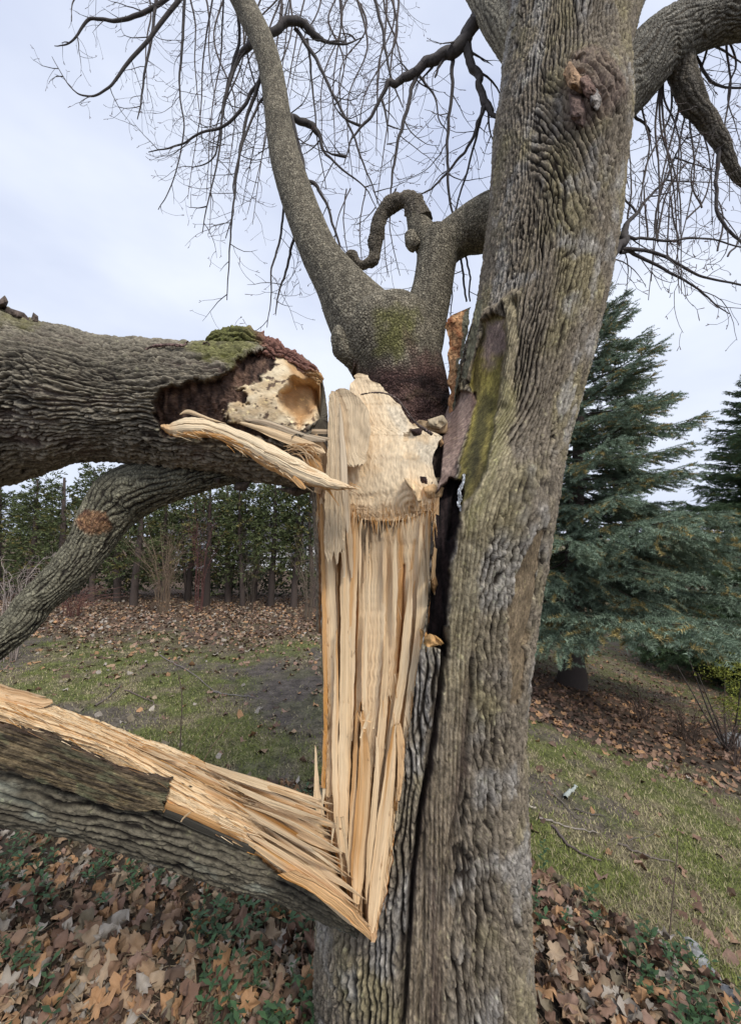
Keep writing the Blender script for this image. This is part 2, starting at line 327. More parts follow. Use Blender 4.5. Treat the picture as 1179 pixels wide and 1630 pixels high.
out_ = out_ * (1 - smooth) + smooth * .0015 * fbm(u * 200, TT * 12, 0, 3, 9)
# long furrows and lips
fur = (line(px, py, [(709, 1000), (703, 1080), (690, 1180), (668, 1290), (655, 1400), (640, 1640)], 3.5, 3) * .034 + line(px, py, [(750, 1050), (748, 1120), (735, 1250), (714, 1350), (706, 1440)], 2.5, 3) * .014
       + line(px, py, [(673, 1330), (676, 1400), (672, 1500), (664, 1620)], 3, 3) * .016 + line(px, py, [(866, 845), (855, 930), (845, 985), (832, 1030)], 2.2, 2) * .02
       + line(px, py, [(690, 1060), (684, 1160), (676, 1240), (660, 1330)], 2, 2) * .008 + line(px, py, [(785, 1180), (775, 1300), (760, 1380), (757, 1500), (760, 1620)], 2.5, 3) * .016
       + line(px, py, [(790, 930), (796, 985), (788, 1040)], 2, 3) * .01 + line(px, py, [(860, 290), (850, 350), (862, 400)], 2, 3) * .01 + line(px, py, [(820, 480), (830, 600), (825, 700)], 2, 3) * .01)
lip = (line(px, py, [(764, 512), (775, 500), (792, 492), (806, 486), (813, 500), (813, 560), (804, 640)], 6, 5) * .016 + line(px, py, [(735, 835), (722, 880), (716, 950), (712, 1040)], 5, 5) * .012
       + line(px, py, [(808, 480), (822, 470)], 6, 5) * .02)
bump2 = .022 * np.exp(-(((px - 835) / 40) ** 2 + ((py - 785) / 60) ** 2)) + .055 * np.exp(-(((px - 950) / 40) ** 2 + ((py - 160) / 60) ** 2)) + .03 * np.exp(-(((px - 925) / 40) ** 2 + ((py - 110) / 40) ** 2))
out_ = out_ + (lip + bump2 - fur) * fr
rad_dir = V - (V.mean(axis=1)[:, None]); rad_dir[..., 2] = 0; rad_dir /= np.linalg.norm(rad_dir, axis=-1)[..., None]
V = V + rad_dir * out_[..., None]
def Dsp(px, py):
    t = np.clip((1500 - py) / 520, 0, 1) ** .8
    s_ = np.clip((px - 505) / 185, -.2, 1.1)
    return 1.125 * (1 - t) + t * (1.36 - .15 * s_ - .02 * np.sin(s_ * 3))
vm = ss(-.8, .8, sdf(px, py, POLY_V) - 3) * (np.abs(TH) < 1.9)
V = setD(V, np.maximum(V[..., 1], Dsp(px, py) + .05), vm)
rec = np.clip(groove * .03 * ss(500, 560, py) + groove * .012 + char * .09 + wedge * .02 + strip * .014 + scar * .012 * hk, 0, .12)
V = setD(V, V[..., 1] + rec, 1.0)
# colours
nl = fbm(u * 7, TT * 5, 0, 4, 51); nf = fbm(u * 60, TT * 22, 0, 3, 52)
colr = bark_col(H, nl, cid)
gl = np.exp(-((TH + .9) / .8) ** 2)
colr = mix(colr, colr * np.array((1.05, 1.08, .74)), np.clip(ss(-.1, .5, nl) * .6, 0, 1))
colr = mix(colr, bark_col(H, nl, cid, (.33, .31, .28)), ss(0, .5, fbm(u * 11, TT * 9, 3, 3, 99)) * .7)
cc = mix(np.array((.10, .08, .045)), np.array((.40, .34, .21)), np.clip(.1 + .5 * nf + .75 * hh3, 0, 1))
cc = mix(cc, np.array((.09, .06, .045)), ss(.1, .45, fbm(u * 26, TT * 1.6, 0, 3, 83)) * ss(950, 1150, py) * .7)
cc = mix(cc, cc * np.array((.85, .8, .9)), ss(900, 1300, py))
colr = mix(colr, cc, callus * .8)
gc = mix(np.array((.11, .09, .035)), np.array((.38, .32, .09)), np.clip(.45 + .9 * fbm(px * .05, py * .012, 0, 3, 61), 0, 1))
gc = mix(gc, np.array((.27, .20, .17)), pm(px, py, [(772, 510), (806, 505), (803, 560), (790, 570), (775, 590), (765, 545)], 10, 10))
gc = mix(gc, np.array((.035, .033, .016)), pm(px, py, [(770, 620), (785, 640), (772, 700), (755, 760), (735, 800), (722, 850), (715, 850), (738, 740), (752, 680)], 7, 8) * .8)
colr = mix(colr, gc, groove)
wc = mix(np.array((.16, .105, .085)), np.array((.31, .225, .18)), np.clip(.5 + .9 * fbm(px * .15, py * .03, 0, 3, 62), 0, 1))
colr = mix(colr, wc, wedge)
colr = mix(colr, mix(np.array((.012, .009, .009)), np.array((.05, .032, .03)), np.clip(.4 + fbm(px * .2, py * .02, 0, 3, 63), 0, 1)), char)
colr = mix(colr, mix(np.array((.15, .11, .065)), np.array((.28, .21, .13)), np.clip(.5 + fbm(px * .1, py * .04, 0, 3, 64), 0, 1)), strip)
colr = mix(colr, np.array((.21, .15, .12)), np.clip(scar * .7 + .0, 0, 1))
colr = mix(colr, np.array((.26, .24, .10)), pm(px, py, [(800, 600), (818, 620), (800, 720), (770, 790), (748, 850), (740, 830), (775, 760), (790, 680)], 12, 10) * .5 * fr)
seam = np.maximum(line(px + 3 * fbm(px * 0, py * .04, 0, 3, 5), py, [(709, 1000), (704, 1080), (692, 1180), (670, 1290), (656, 1400), (641, 1640)], 4.0, 4), .8 * line(px, py, [(752, 1040), (748, 1120), (735, 1250), (714, 1350), (700, 1470)], 3, 4)) * fr
colr = mix(colr, np.array((.035, .024, .019)), np.clip(seam * .85 + fr * pm(px, py, [(690, 1060), (706, 1060), (690, 1250), (668, 1400), (655, 1500), (645, 1500), (655, 1380), (668, 1270), (682, 1150)], 5, 10) * .45, 0, 1))
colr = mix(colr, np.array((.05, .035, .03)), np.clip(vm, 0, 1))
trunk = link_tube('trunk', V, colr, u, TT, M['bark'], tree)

# --- left back shell of the bole (bark seen along the left edge of the split)
rows2 = [(1000, 505, 690, 1.52), (900, 503, 690, 1.52), (850, 500, 692, 1.52), (800, 497, 700, 1.52), (775, 498, 700, 1.52), (740, 530, 705, 1.53), (700, 560, 708, 1.54)]
V, TH, TT, u, h, cid = tube([((l + r) / 2, y, d, (r - l) / 2) for y, l, r, d in rows2], 160, 160, lambda a, b: bark_h(a, b, .025, .13, 3), .01, axis=(0, 0, 1))
px, py = proj(V); vm = ss(-1, 1, px - 507) * (np.abs(TH) < 1.9)
V = setD(V, np.maximum(V[..., 1], Dsp(px, py) + .05), vm)
link_tube('bark_shell', V, mix(bark_col(h, 0 * h, cid), np.array((.2, .09, .03)), vm), u, TT, M['bark'], tree)

# --- generic stems with smooth granular bark
def stem(name, path, nu, nv, parent, k=.007, amp=.003, ridge=(.31, .275, .20), furrow=(.12, .10, .07), colf=None, post=None, rough=0, hf=None):
    V, TH, TT, u, h, cid = tube(path, nu, nv, hf or (lambda a, b: grain_h(a, b, k, 2)), amp)
    n = fbm(u * 9, TT * 7, 0, 3, 71); px, py = proj(V)
    col = bark_col(h, n, cid, ridge, furrow)
    if rough:
        lumps = fbm(px * .08, py * .08, TT * 3, 4, 5) * rough
        V = V + (V - V.mean(axis=1)[:, None]) * lumps[..., None]
    if post: V = post(V, px, py, TH)
    if colf: col = colf(col, px, py, h)
    return link_tube(name, V, col, u, TT, M['smooth_bark'], parent)
def neck_col(col, px, py, h):
    dk = mix(np.array((.07, .038, .032)), np.array((.25, .15, .12)), np.clip(h * .8 + .3 * fbm(px * .1, py * .1, 0, 3, 6), 0, 1))
    m = ss(-18, 22, py - (585 + (px - 560) * -.12) + 26 * fbm(px * .05, py * .05, 0, 4, 8))
    m = np.maximum(m, pm(px, py, [(640, 515), (655, 530), (668, 570), (650, 570), (640, 540)], 8, 8) * .6)
    col = mix(col, dk, m)
    moss = pm(px, py, [(600, 495), (665, 495), (660, 540), (625, 570), (600, 560), (610, 530)], 14, 16)
    col = mix(col, mix(np.array((.12, .12, .03)), np.array((.26, .25, .07)), np.clip(h, 0, 1)), moss * .75 * (1 - m))
    qx = px + 14 * fbm(px * .07, py * .07, 0, 4, 66); qy = py + 14 * fbm(px * .07, py * .07, 3, 4, 67); band = line(qx, qy, [(640, 608), (664, 603), (690, 612), (712, 640)], 6, 7)
    col = mix(col, np.array((.025, .017, .015)), band * .75); col = mix(col, np.array((.16, .11, .07)), line(qx, qy, [(646, 628), (672, 622), (690, 632)], 6, 6) * .6)
    return col
def neck_post(V, px, py, TH):
    band = line(px, py, [(640, 606), (670, 598), (700, 616)], 8, 8)
    return setD(V, V[..., 1] + .012 * fbm(px * .06, py * .06, 0, 4, 3) * ss(580, 620, py), 1.0)
stem('leader_base', [(672, 800, 1.72, 70), (668, 740, 1.72, 62), (664, 690, 1.73, 55), (655, 640, 1.74, 60), (640, 590, 1.75, 66), (622, 550, 1.76, 74), (612, 525, 1.77, 74), (606, 505, 1.78, 58), (600, 495, 1.78, 30)], 260, 330, tree, colf=neck_col, post=neck_post, k=.0075)
stem('leader', [(614, 560, 1.77, 66), (588, 525, 1.77, 60), (563, 490, 1.79, 50), (538, 450, 1.82, 38), (511, 407, 1.86, 31), (488, 355, 1.92, 28), (470, 305, 1.98, 26.5), (455, 255, 2.04, 24), (445, 204, 2.1, 21.5), (438, 150, 2.16, 19.5), (429, 102, 2.22, 18.5), (416, 62, 2.28, 18), (400, 30, 2.34, 18), (380, -10, 2.4, 17), (355, -60, 2.46, 16), (320, -140, 2.6, 15)], 120, 620, tree, colf=lambda c, x, y, h: neck_col(c, x, y, h))
stem('knob', [(545, 520, 1.72, 10), (543, 535, 1.70, 17), (549, 555, 1.71, 20), (560, 572, 1.73, 16), (566, 580, 1.76, 8)], 60, 60, tree, rough=.2)
stem('stem', [(640, 585, 1.76, 56), (660, 545, 1.75, 46), (676, 500, 1.75, 36), (686, 465, 1.76, 32), (693, 425, 1.77, 31), (698, 395, 1.78, 33), (706, 378, 1.78, 30)], 130, 260, tree, colf=neck_col)
stem('stem', [(694, 415, 1.78, 30), (700, 400, 1.78, 31), (716, 385, 1.78, 31), (735, 372, 1.77, 33), (755, 363, 1.75, 38), (785, 352, 1.7, 42), (820, 345, 1.62, 40)], 130, 160, tree)
stem('stem', [(694, 425, 1.78, 24), (688, 395, 1.78, 25), (672, 372, 1.79, 22), (663, 352, 1.8, 16), (660, 335, 1.8, 14)], 90, 120, tree)
stem('knob', [(652, 372, 1.76, 9), (656, 385, 1.755, 12), (664, 392, 1.76, 10)], 40, 30, tree, rough=.2)
stem('hooked_branch', [(668, 354, 1.8, 18), (660, 336, 1.8, 17), (654, 321, 1.8, 15), (640, 318, 1.81, 12), (626, 324, 1.82, 12), (612, 334, 1.83, 13), (605, 348, 1.83, 11), (602, 366, 1.83, 11), (598, 384, 1.84, 12), (597, 400, 1.84, 9), (593, 414, 1.84, 10), (582, 421, 1.84, 8), (571, 420, 1.85, 7), (561, 411, 1.86, 10), (553, 404, 1.86, 7)], 50, 260, tree, rough=.4, ridge=(.2, .17, .13))
barkrs = lambda a, b: bark_h(a, b, .02, .09, 14)
stem('limb', [(930, 190, 1.6, 62), (975, 150, 1.58, 50), (1012, 116, 1.56, 44), (1042, 82, 1.55, 42), (1078, 55, 1.54, 38), (1120, 36, 1.53, 34), (1170, 22, 1.52, 33), (1240, 10, 1.5, 34), (1330, 0, 1.48, 34)], 130, 330, tree, amp=.006, hf=barkrs, ridge=(.2, .185, .15))
stem('limb', [(1068, 60, 1.56, 24), (1078, 92, 1.57, 20), (1088, 125, 1.58, 18), (1097, 150, 1.58, 18), (1112, 176, 1.59, 15), (1130, 198, 1.6, 13), (1146, 224, 1.6, 11), (1158, 252, 1.61, 9), (1172, 280, 1.62, 7), (1195, 300, 1.63, 6)], 60, 260, tree, rough=.12, hf=barkrs, amp=.004, ridge=(.16, .14, .11))
stem('limb', [(850, 80, 1.68, 42), (812, 52, 1.72, 30), (790, 26, 1.78, 26), (770, -10, 1.84, 24), (740, -60, 1.9, 22)], 70, 160, tree, amp=.004, hf=barkrs)
# broken stub high on the trunk
def chunk(name, pts, D, th, parent, col, m='rot', seed=0, nu=26, nv=26, bulge=.02):
    pts = np.asarray(pts, float); c = pts.mean(0)
    a = np.linspace(0, 1, nv); th_ = np.linspace(0, len(pts), nu, endpoint=False); i = th_.astype(int) % len(pts); f = (th_ - th_.astype(int))[:, None]
    ring = pts[i] * (1 - f) + pts[(i + 1) % len(pts)] * f
    rr = np.r_[np.linspace(0.02, 1, nv), np.linspace(1, .9, 4)[1:]]; dd = np.r_[-bulge * (1 - np.linspace(0, 1, nv) ** 2), np.linspace(0, th, 4)[1:]]
    Q = c + (ring - c)[None] * rr[:, None, None]
    nz = fbm(Q[..., 0] * .12, Q[..., 1] * .12, seed, 4, 7)
    V = P(Q[..., 0] + 1.5 * nz, Q[..., 1], D + dd[:, None] + .012 * nz * (rr < .99)[:, None])
    cc = np.array(col) * (1 + .7 * nz[..., None])
    n0, n1_ = V.shape[:2]
    return mk(name, V.reshape(-1, 3), grid(n0, n1_, True), M[m], parent, cc.reshape(-1, 3), (Q * .0018).reshape(-1, 2))
stubs = [([(895, 118), (906, 95), (918, 112), (934, 135), (925, 150), (905, 140)], 1.262, (.34, .22, .13)), ([(920, 125), (935, 118), (948, 140), (957, 150), (945, 165), (928, 150)], 1.255, (.2, .13, .1)),
         ([(936, 148), (950, 140), (958, 160), (950, 178), (940, 168)], 1.25, (.3, .27, .24)), ([(955, 168), (968, 160), (977, 166), (974, 178), (960, 186)], 1.29, (.26, .13, .08)), ([(905, 150), (925, 150), (935, 180), (928, 205), (908, 190)], 1.27, (.16, .11, .09))]
for i, (p_, d_, c_) in enumerate(stubs): chunk('broken_stub', p_, d_, .06, tree, c_, seed=i, bulge=.02)

# ------------------------------------------------------------------ split wood: ribbons
CREAM, TAN, ORANGE, GREY = np.array((.90, .69, .43)), np.array((.70, .46, .23)), np.array((.60, .29, .08)), np.array((.52, .43, .31))
def wood_h(u, v, s=0, w=(.03, .011, .0042), L=(.5, .35, .2)):
    h = 0; cid = 0; wt = (1, .55, .28)
    for k in range(3):
        uu = u + .006 * pn(u * 4, v * 1.3, k, s + k) + .0015 * pn(u * 10, v * 9, k, s + k)
        i = np.floor(uu / w[k]).astype(np.int64); f = uu / w[k] - i
        off = h3(i, i * 0 + 3, i * 0 + k, s) * 5
        vv = v / L[k] + off + .35 * np.abs(f - .5)
        j = np.floor(vv).astype(np.int64); r_ = h3(i, j, i * 0 + k, s + 3)
        edge = ss(0, .09, f) * ss(0, .09, 1 - f)
        h = h + wt[k] * (r_ * .75 + .25) * (.45 + .55 * edge) * (1 + .5 * (r_ - .5) * (f - .5)); cid = cid + wt[k] * r_
    return h / 1.83, cid / 1.83
def wood_col(h, cid, u, v, s=0, orange=0.0, grey=0.0):
    n = fbm(u * 22, v * 1.4, 0, 3, s + 40); n2 = fbm(u * 90, v * 2.5, 0, 3, s + 44)
    c = mix(TAN, CREAM, np.clip(.80 + 1.1 * (cid - .5) + .4 * n + .3 * n2, 0, 1))
    c = mix(c, ORANGE, np.clip(ss(.35, .7, -n + .5 * n2 + .1) * .7 + orange, 0, 1))
    return mix(c, GREY, np.clip(grey + 0 * n, 0, 1))
def ribbon(name, A, B, nu, nv, parent, th=.03, amp=.012, jag0=0, jag1=0, s=0, bow=0.0, colf=None, hx=None, m='wood', orange=0., grey=0., w=(.03, .011, .0042), L=(.5, .35, .2), edgej=0.0):
    a = cat(A, nv * 2); b = cat(B, nv * 2)
    tu = np.linspace(0, 1, nu); tv = np.linspace(0, 1, nv)
    j0 = jag0 * np.abs(fbm(tu * nu * .12, s * 3.1, 0, 3, s)) * 1.6; j1 = jag1 * np.abs(fbm(tu * nu * .12, s * 1.7 + 9, 0, 3, s + 5)) * 1.6
    tt = j0[None] + (1 - j0 - j1)[None] * tv[:, None]
    ii = np.clip(tt, 0, 1) * (nv * 2 - 1); i0 = np.clip(ii.astype(int), 0, nv * 2 - 2); f = (ii - i0)[..., None]
    a = a[i0] * (1 - f) + a[i0 + 1] * f; b = b[i0] * (1 - f) + b[i0 + 1] * f
    U = tu[None, :, None]
    if edgej:
        en = np.stack([fbm(tv * nv * .09, 0, 1, 4, s + 1), fbm(tv * nv * .09, 0, 8, 4, s + 2)]) * edgej
        wv = (b - a)[..., :2]; ln = np.linalg.norm(wv, axis=-1, keepdims=True) + 1e-6; wv = wv / ln
        a = a.copy(); b = b.copy(); a[..., :2] += wv * en[0][:, None, None]; b[..., :2] += wv * en[1][:, None, None]
    Q = a * (1 - U) + b * U
    W3 = P(Q[..., 0], Q[..., 1], Q[..., 2])
    um = np.r_[[np.zeros(nv)], np.cumsum(np.linalg.norm(np.diff(W3, axis=1), axis=2), axis=1).T].T; um = um - um[:, nu // 2][:, None]
    vmm = np.r_[[np.zeros(nu)], np.cumsum(np.linalg.norm(np.diff(W3, axis=0), axis=2), axis=0)]
    vmm = vmm.mean(1)[:, None] + 0 * um
    h, cid = wood_h(um + s * .37, vmm, s, w, L)
    tap = np.minimum(1, np.linalg.norm((b - a)[:, 0, :2], axis=-1) / 14)[:, None]
    dep = Q[..., 2] - amp * (h - .4) * tap - bow * np.sin(np.pi * U[..., 0])
    if hx is not None: dep = dep + hx(Q[..., 0], Q[..., 1])
    Fp = P(Q[..., 0], Q[..., 1], dep); Bp = P(Q[..., 0], Q[..., 1], dep + th * (.35 + .65 * np.sin(np.pi * (.1 + .8 * U[..., 0]))) * tap + .002)
    col = wood_col(h, cid, um + s * .37, vmm, s, orange, grey)
    if colf is not None: col = colf(col, Q[..., 0], Q[..., 1], h, U[..., 0] + 0 * h)
    n = nu * nv; F = grid(nv, nu); 
    bord = np.r_[np.arange(nu), np.arange(1, nv) * nu + nu - 1, (nv - 1) * nu + np.arange(nu - 2, -1, -1), np.arange(nv - 2, 0, -1) * nu]
    nb = len(bord); k = np.arange(nb); kn = (k + 1) % nb
    Fs = np.stack([bord, n + k, n + kn, bord[kn]], -1)
    r_ = nu - 1 + np.arange(nv); l_ = np.r_[0, nb - np.arange(1, nv)]; l_[-1] = nu - 1 + nv - 1 + nu - 1     # right and left skirt ids
    Fb = np.stack([n + l_[:-1], n + l_[1:], n + r_[1:], n + r_[:-1]], -1)
    cb = mix(col, TAN * .85, .5 + 0 * h).reshape(-1, 3)[bord]; uvs = np.stack([um + s * .37, vmm], -1).reshape(-1, 2)
    return mk(name, np.vstack([Fp.reshape(-1, 3), Bp.reshape(-1, 3)[bord]]), np.vstack([F[:, ::-1] * 1, Fs, Fb]), M[m], parent, np.vstack([col.reshape(-1, 3), cb]), np.vstack([uvs, uvs[bord]]))
def rowsAB(rows, D=None):
    A = [(l, y, float(D(l, y))) for y, l, r in rows]; B = [(r, y, float(D(r, y))) for y, l, r in rows]; return A, B
face = tag(empty('split_wood', BASE + np.array([0, 0, .01])))
face.parent = tree; face.location = (0, 0, .01); WL[face.name] = BASE + np.array([0, 0, .01])
rowsF = [(760, 504, 700), (800, 505, 694), (850, 508, 691), (900, 511, 688), (960, 515, 685), (1010, 518, 678), (1060, 519, 669), (1100, 519, 662), (1150, 519, 656), (1210, 517, 644), (1265, 515, 639), (1290, 518, 631), (1340, 528, 628), (1400, 546, 619), (1450, 566, 608), (1500, 590, 597)]
A, B = rowsAB(rowsF, Dsp)
GAPS = [([(532, 740), (534, 800), (540, 900), (543, 1040), (539, 1150)], 2.6, .05), ([(556, 780), (562, 850), (567, 920), (565, 1050), (561, 1180), (560, 1300)], 2.2, .045), ([(597, 1225), (590, 1300), (578, 1400), (580, 1470)], 2.0, .035),
        ([(643, 900), (640, 1000), (634, 1070)], 1.3, .02), ([(620, 1110), (612, 1180), (600, 1240)], 1.6, .025), ([(549, 790), (552, 850)], 1.5, .03), ([(575, 1120), (571, 1200), (570, 1290)], 1.4, .03), ([(628, 1150), (626, 1200)], 1.3, .02), ([(676, 800), (670, 900), (660, 1000), (652, 1100)], 1.2, .012)]
def face_hx(px, py):
    d = 0 * px
    for pts, w_, dp in GAPS: d = d + dp * line(px + 1.5 * fbm(px * 0, py * .03, 0, 2, 3), py, pts, w_, 1.4)
    d = d + .05 * pm(px, py, [(552, 700), (720, 700), (700, 790), (668, 802), (640, 808), (590, 808), (552, 796)], 4, 3)
    return d
def face_col(c, px, py, h, U):
    st = pm(px, py, [(556, 820), (572, 812), (590, 830), (632, 825), (640, 812), (634, 838), (624, 850), (618, 840), (612, 846), (605, 862), (598, 852), (590, 848), (584, 900), (578, 870), (570, 836)], 3.5, 6, .12)
    c = mix(c, np.array((.22, .16, .10)), st * .95)
    c = mix(c, np.array((.74, .56, .35)), pm(px, py, [(560, 770), (690, 770), (660, 800), (640, 824), (590, 826), (562, 812)], 4, 6) * .6)
    edge = ss(.975, .995, U) * ss(860, 1000, py) + (1 - ss(.02, .07, U)) * .9
    c = mix(c, mix(ORANGE, np.array((.3, .1, .02)), ss(.3, .7, h)), np.clip(edge + .35 * ss(1300, 1480, py), 0, 1))
    c = mix(c, ORANGE * 1.0, line(px, py, [(660, 860), (652, 930), (642, 1010), (634, 1080)], 2.2, 3) * .7)
    return c
ribbon('split_face', A, B, 190, 560, face, .05, .013, s=2, colf=face_col, hx=face_hx, edgej=3.5, w=(.055, .017, .006), L=(1.3, .8, .5))
# upper plates
def Dup(px, py): return Dsp(px, 815) - .007 + .085 * (1 - ss(600, 790, py)) + .025 * np.sin(np.clip((px - 556) / 140, 0, 1) * 3.14) * (1 - ss(760, 820, py))
rowsP = [(594, 570, 574), (600, 564, 586), (612, 560, 602), (628, 557, 620), (645, 555, 634), (662, 553, 646), (678, 552, 660), (692, 552, 700), (705, 552, 698), (725, 552, 690), (750, 552, 688), (775, 552, 698), (792, 553, 697), (806, 555, 690), (816, 560, 672), (826, 580, 650), (830, 600, 630)]
A, B = rowsAB(rowsP, Dup)
def plate_col(c, px, py, h, U):
    n = fbm(px * .05, py * .05, 0, 4, 13)
    c = mix(c, np.array((.82, .66, .44)) * (1 + .14 * n[..., None]), .72); lowm = ss(790, 822, py + 14 * fbm(px * .12, py * .02, 0, 3, 8)); c = mix(c, TAN * np.array((.62, .55, .48)), lowm * .6)
    rot = pm(px, py, [(612, 640), (640, 655), (655, 690), (640, 695), (618, 668)], 5, 8) + pm(px, py, [(660, 705), (700, 695), (692, 740), (670, 735)], 8, 10)
    c = mix(c, np.array((.70, .60, .44)) * (1 + .5 * fbm(px * .3, py * .3, 0, 2, 3)[..., None]), np.clip(rot, 0, 1) * .8)
    kk = np.exp(-(((px - 652) / 24) ** 2 + ((py - 800) / 22) ** 2)); c = mix(c, TAN * .8, kk * (.5 + .5 * np.sin(np.arctan2(py - 805, px - 655) * 2 + np.hypot(px - 655, py - 805) * .6)) * .8)
    c = mix(c, TAN * 1.05, ss(.2, .6, fbm(px * .05, py * .07, 0, 4, 44)) * .35)
    return c
def plate_hx(px, py):
    n = fbm(px * .04, py * .025, 0, 4, 14); k = np.exp(-(((px - 652) / 22) ** 2 + ((py - 800) / 20) ** 2))
    return .006 * n + .0025 * fbm(px * .25, py * .12, 0, 3, 15) - .008 * k * (1 + .6 * np.sin(np.arctan2(py - 805, px - 655) * 2 + np.hypot(px - 655, py - 805) * .6)) - .012 * ss(800, 835, py) * -1
ribbon('broken_plate', A, B, 130, 260, face, .008, .003, s=5, colf=plate_col, hx=plate_hx, edgej=6, jag1=.03, m='plate')
VST = []
def Dt(off): return lambda x, y: Dup(x, y) - off
def gcol(c, px, py, h, U): return mix(c, np.array((.66, .52, .34)) * (1 + .15 * fbm(px * .08, py * .08, 0, 3, 9)[..., None]), .7)
for i, (x_, y_, L_, w_) in enumerate([(560, 778, 170, 4), (574, 818, 130, 3), (585, 835, 90, 2.5), (613, 842, 120, 3), (630, 832, 190, 4), (671, 806, 150, 4), (683, 794, 170, 4)]):
    pts_ = [(x_, y_, .4), (x_ - 1, y_ + L_ * .25, w_ * .7), (x_ - 1, y_ + L_ * .6, w_), (x_ - 3, y_ + L_, .6)]
    VST.append((pts_, .006 + .003 * (i % 3), .04 * (i % 4), 0))
A, B = rowsAB([(618, 541, 549), (624, 532, 560), (634, 527, 572), (650, 524, 584), (680, 524, 590), (705, 526, 588), (730, 540, 583), (744, 556, 576)], Dt(.07))
ribbon('grey_slab', A, B, 70, 120, face, .03, .005, s=7, colf=gcol, edgej=2.5, hx=lambda x, y: .008 * fbm(x * .05, y * .03, 0, 3, 3), jag1=.06)
A, B = rowsAB([(622, 527, 531), (640, 523, 541), (700, 522, 546), (780, 518, 548), (860, 516, 549), (900, 520, 548)], Dt(.085))
ribbon('grey_slab', A, B, 40, 220, face, .02, .008, s=8, colf=gcol, edgej=2, jag1=.2, jag0=.03)
# ragged dark chunks along the top of the plate and inside the cavity
chunks = [([(655, 676), (668, 668), (690, 672), (712, 668), (712, 690), (690, 690), (665, 692)], 1.30, (.42, .29, .16)), ([(680, 668), (705, 660), (713, 672), (700, 684), (684, 680)], 1.28, (.5, .4, .26)), ([(652, 684), (672, 680), (680, 694), (660, 698)], 1.27, (.05, .03, .025)),
          ([(694, 700), (702, 694), (706, 706), (700, 712)], 1.25, (.45, .28, .14)), ([(642, 760), (652, 762), (668, 776), (672, 798), (664, 800), (655, 780), (645, 770)], 1.19, (.72, .52, .3)),
          ([(668, 758), (690, 760), (706, 772), (700, 784), (680, 780), (670, 770)], 1.22, (.06, .035, .03)), ([(672, 776), (690, 770), (706, 776), (703, 792), (680, 794)], 1.20, (.62, .4, .2)), 
          ([(674, 1015), (684, 1008), (696, 1014), (700, 1026), (686, 1030), (676, 1040)], 1.15, (.6, .36, .15)), ([(690, 1010), (700, 1016), (706, 1024), (700, 1028)], 1.15, (.55, .32, .12)), ([(668, 1000), (680, 1008), (682, 1030), (674, 1044), (668, 1030)], 1.16, (.58, .33, .13)),
          ([(686, 925), (692, 915), (697, 930), (690, 946), (685, 935)], 1.2, (.42, .24, .1))]
for i, (p_, d_, c_) in enumerate(chunks): chunk('rotten_chunk', p_, d_, .04, face, c_, 'rot' if c_[0] < .1 else 'wood', seed=20 + i, bulge=.012, nu=22, nv=12)
A = [(684, 792, 1.20), (687, 850, 1.2), (686, 900, 1.2), (690, 945, 1.2)]; B = [(700, 790, 1.19), (697, 840, 1.2), (694, 900, 1.2), (692, 948, 1.2)]
ribbon('strip', A, B, 16, 90, face, .03, .006, s=12, orange=.35, edgej=2)
# vertical strips (x,y,halfwidth) centrelines
def strip_(pts, D, s, parent=None, name='splinter', th=.014, amp=.007, orange=0., grey=0., jag=(0, 0), ej=1.4, nu=None, nv=None, bow=.001, colf=None):
    pts = np.asarray(pts, float); d = np.gradient(pts[:, :2], axis=0); d /= np.linalg.norm(d, axis=1)[:, None] + 1e-9; nrm = np.stack([d[:, 1], -d[:, 0]], 1)
    Dd = np.array([D(x, y) if callable(D) else D for x, y in pts[:, :2]]) if not isinstance(D, (list, np.ndarray)) else np.asarray(D)
    a = np.c_[pts[:, :2] + nrm * pts[:, 2:3], Dd]; b = np.c_[pts[:, :2] - nrm * pts[:, 2:3], Dd + .002]
    if d[len(d) // 2][1] > .5: a, b = b, a
    ln = np.hypot(*(pts[-1, :2] - pts[0, :2])); wmax = pts[:, 2].max()
    return ribbon(name, a, b, nu or int(max(7, wmax * 1.6)), nv or int(max(16, min(260, ln / 2.2))), parent or face, th, amp, jag[0], jag[1], s, bow, orange=orange, grey=grey, edgej=ej, colf=colf)
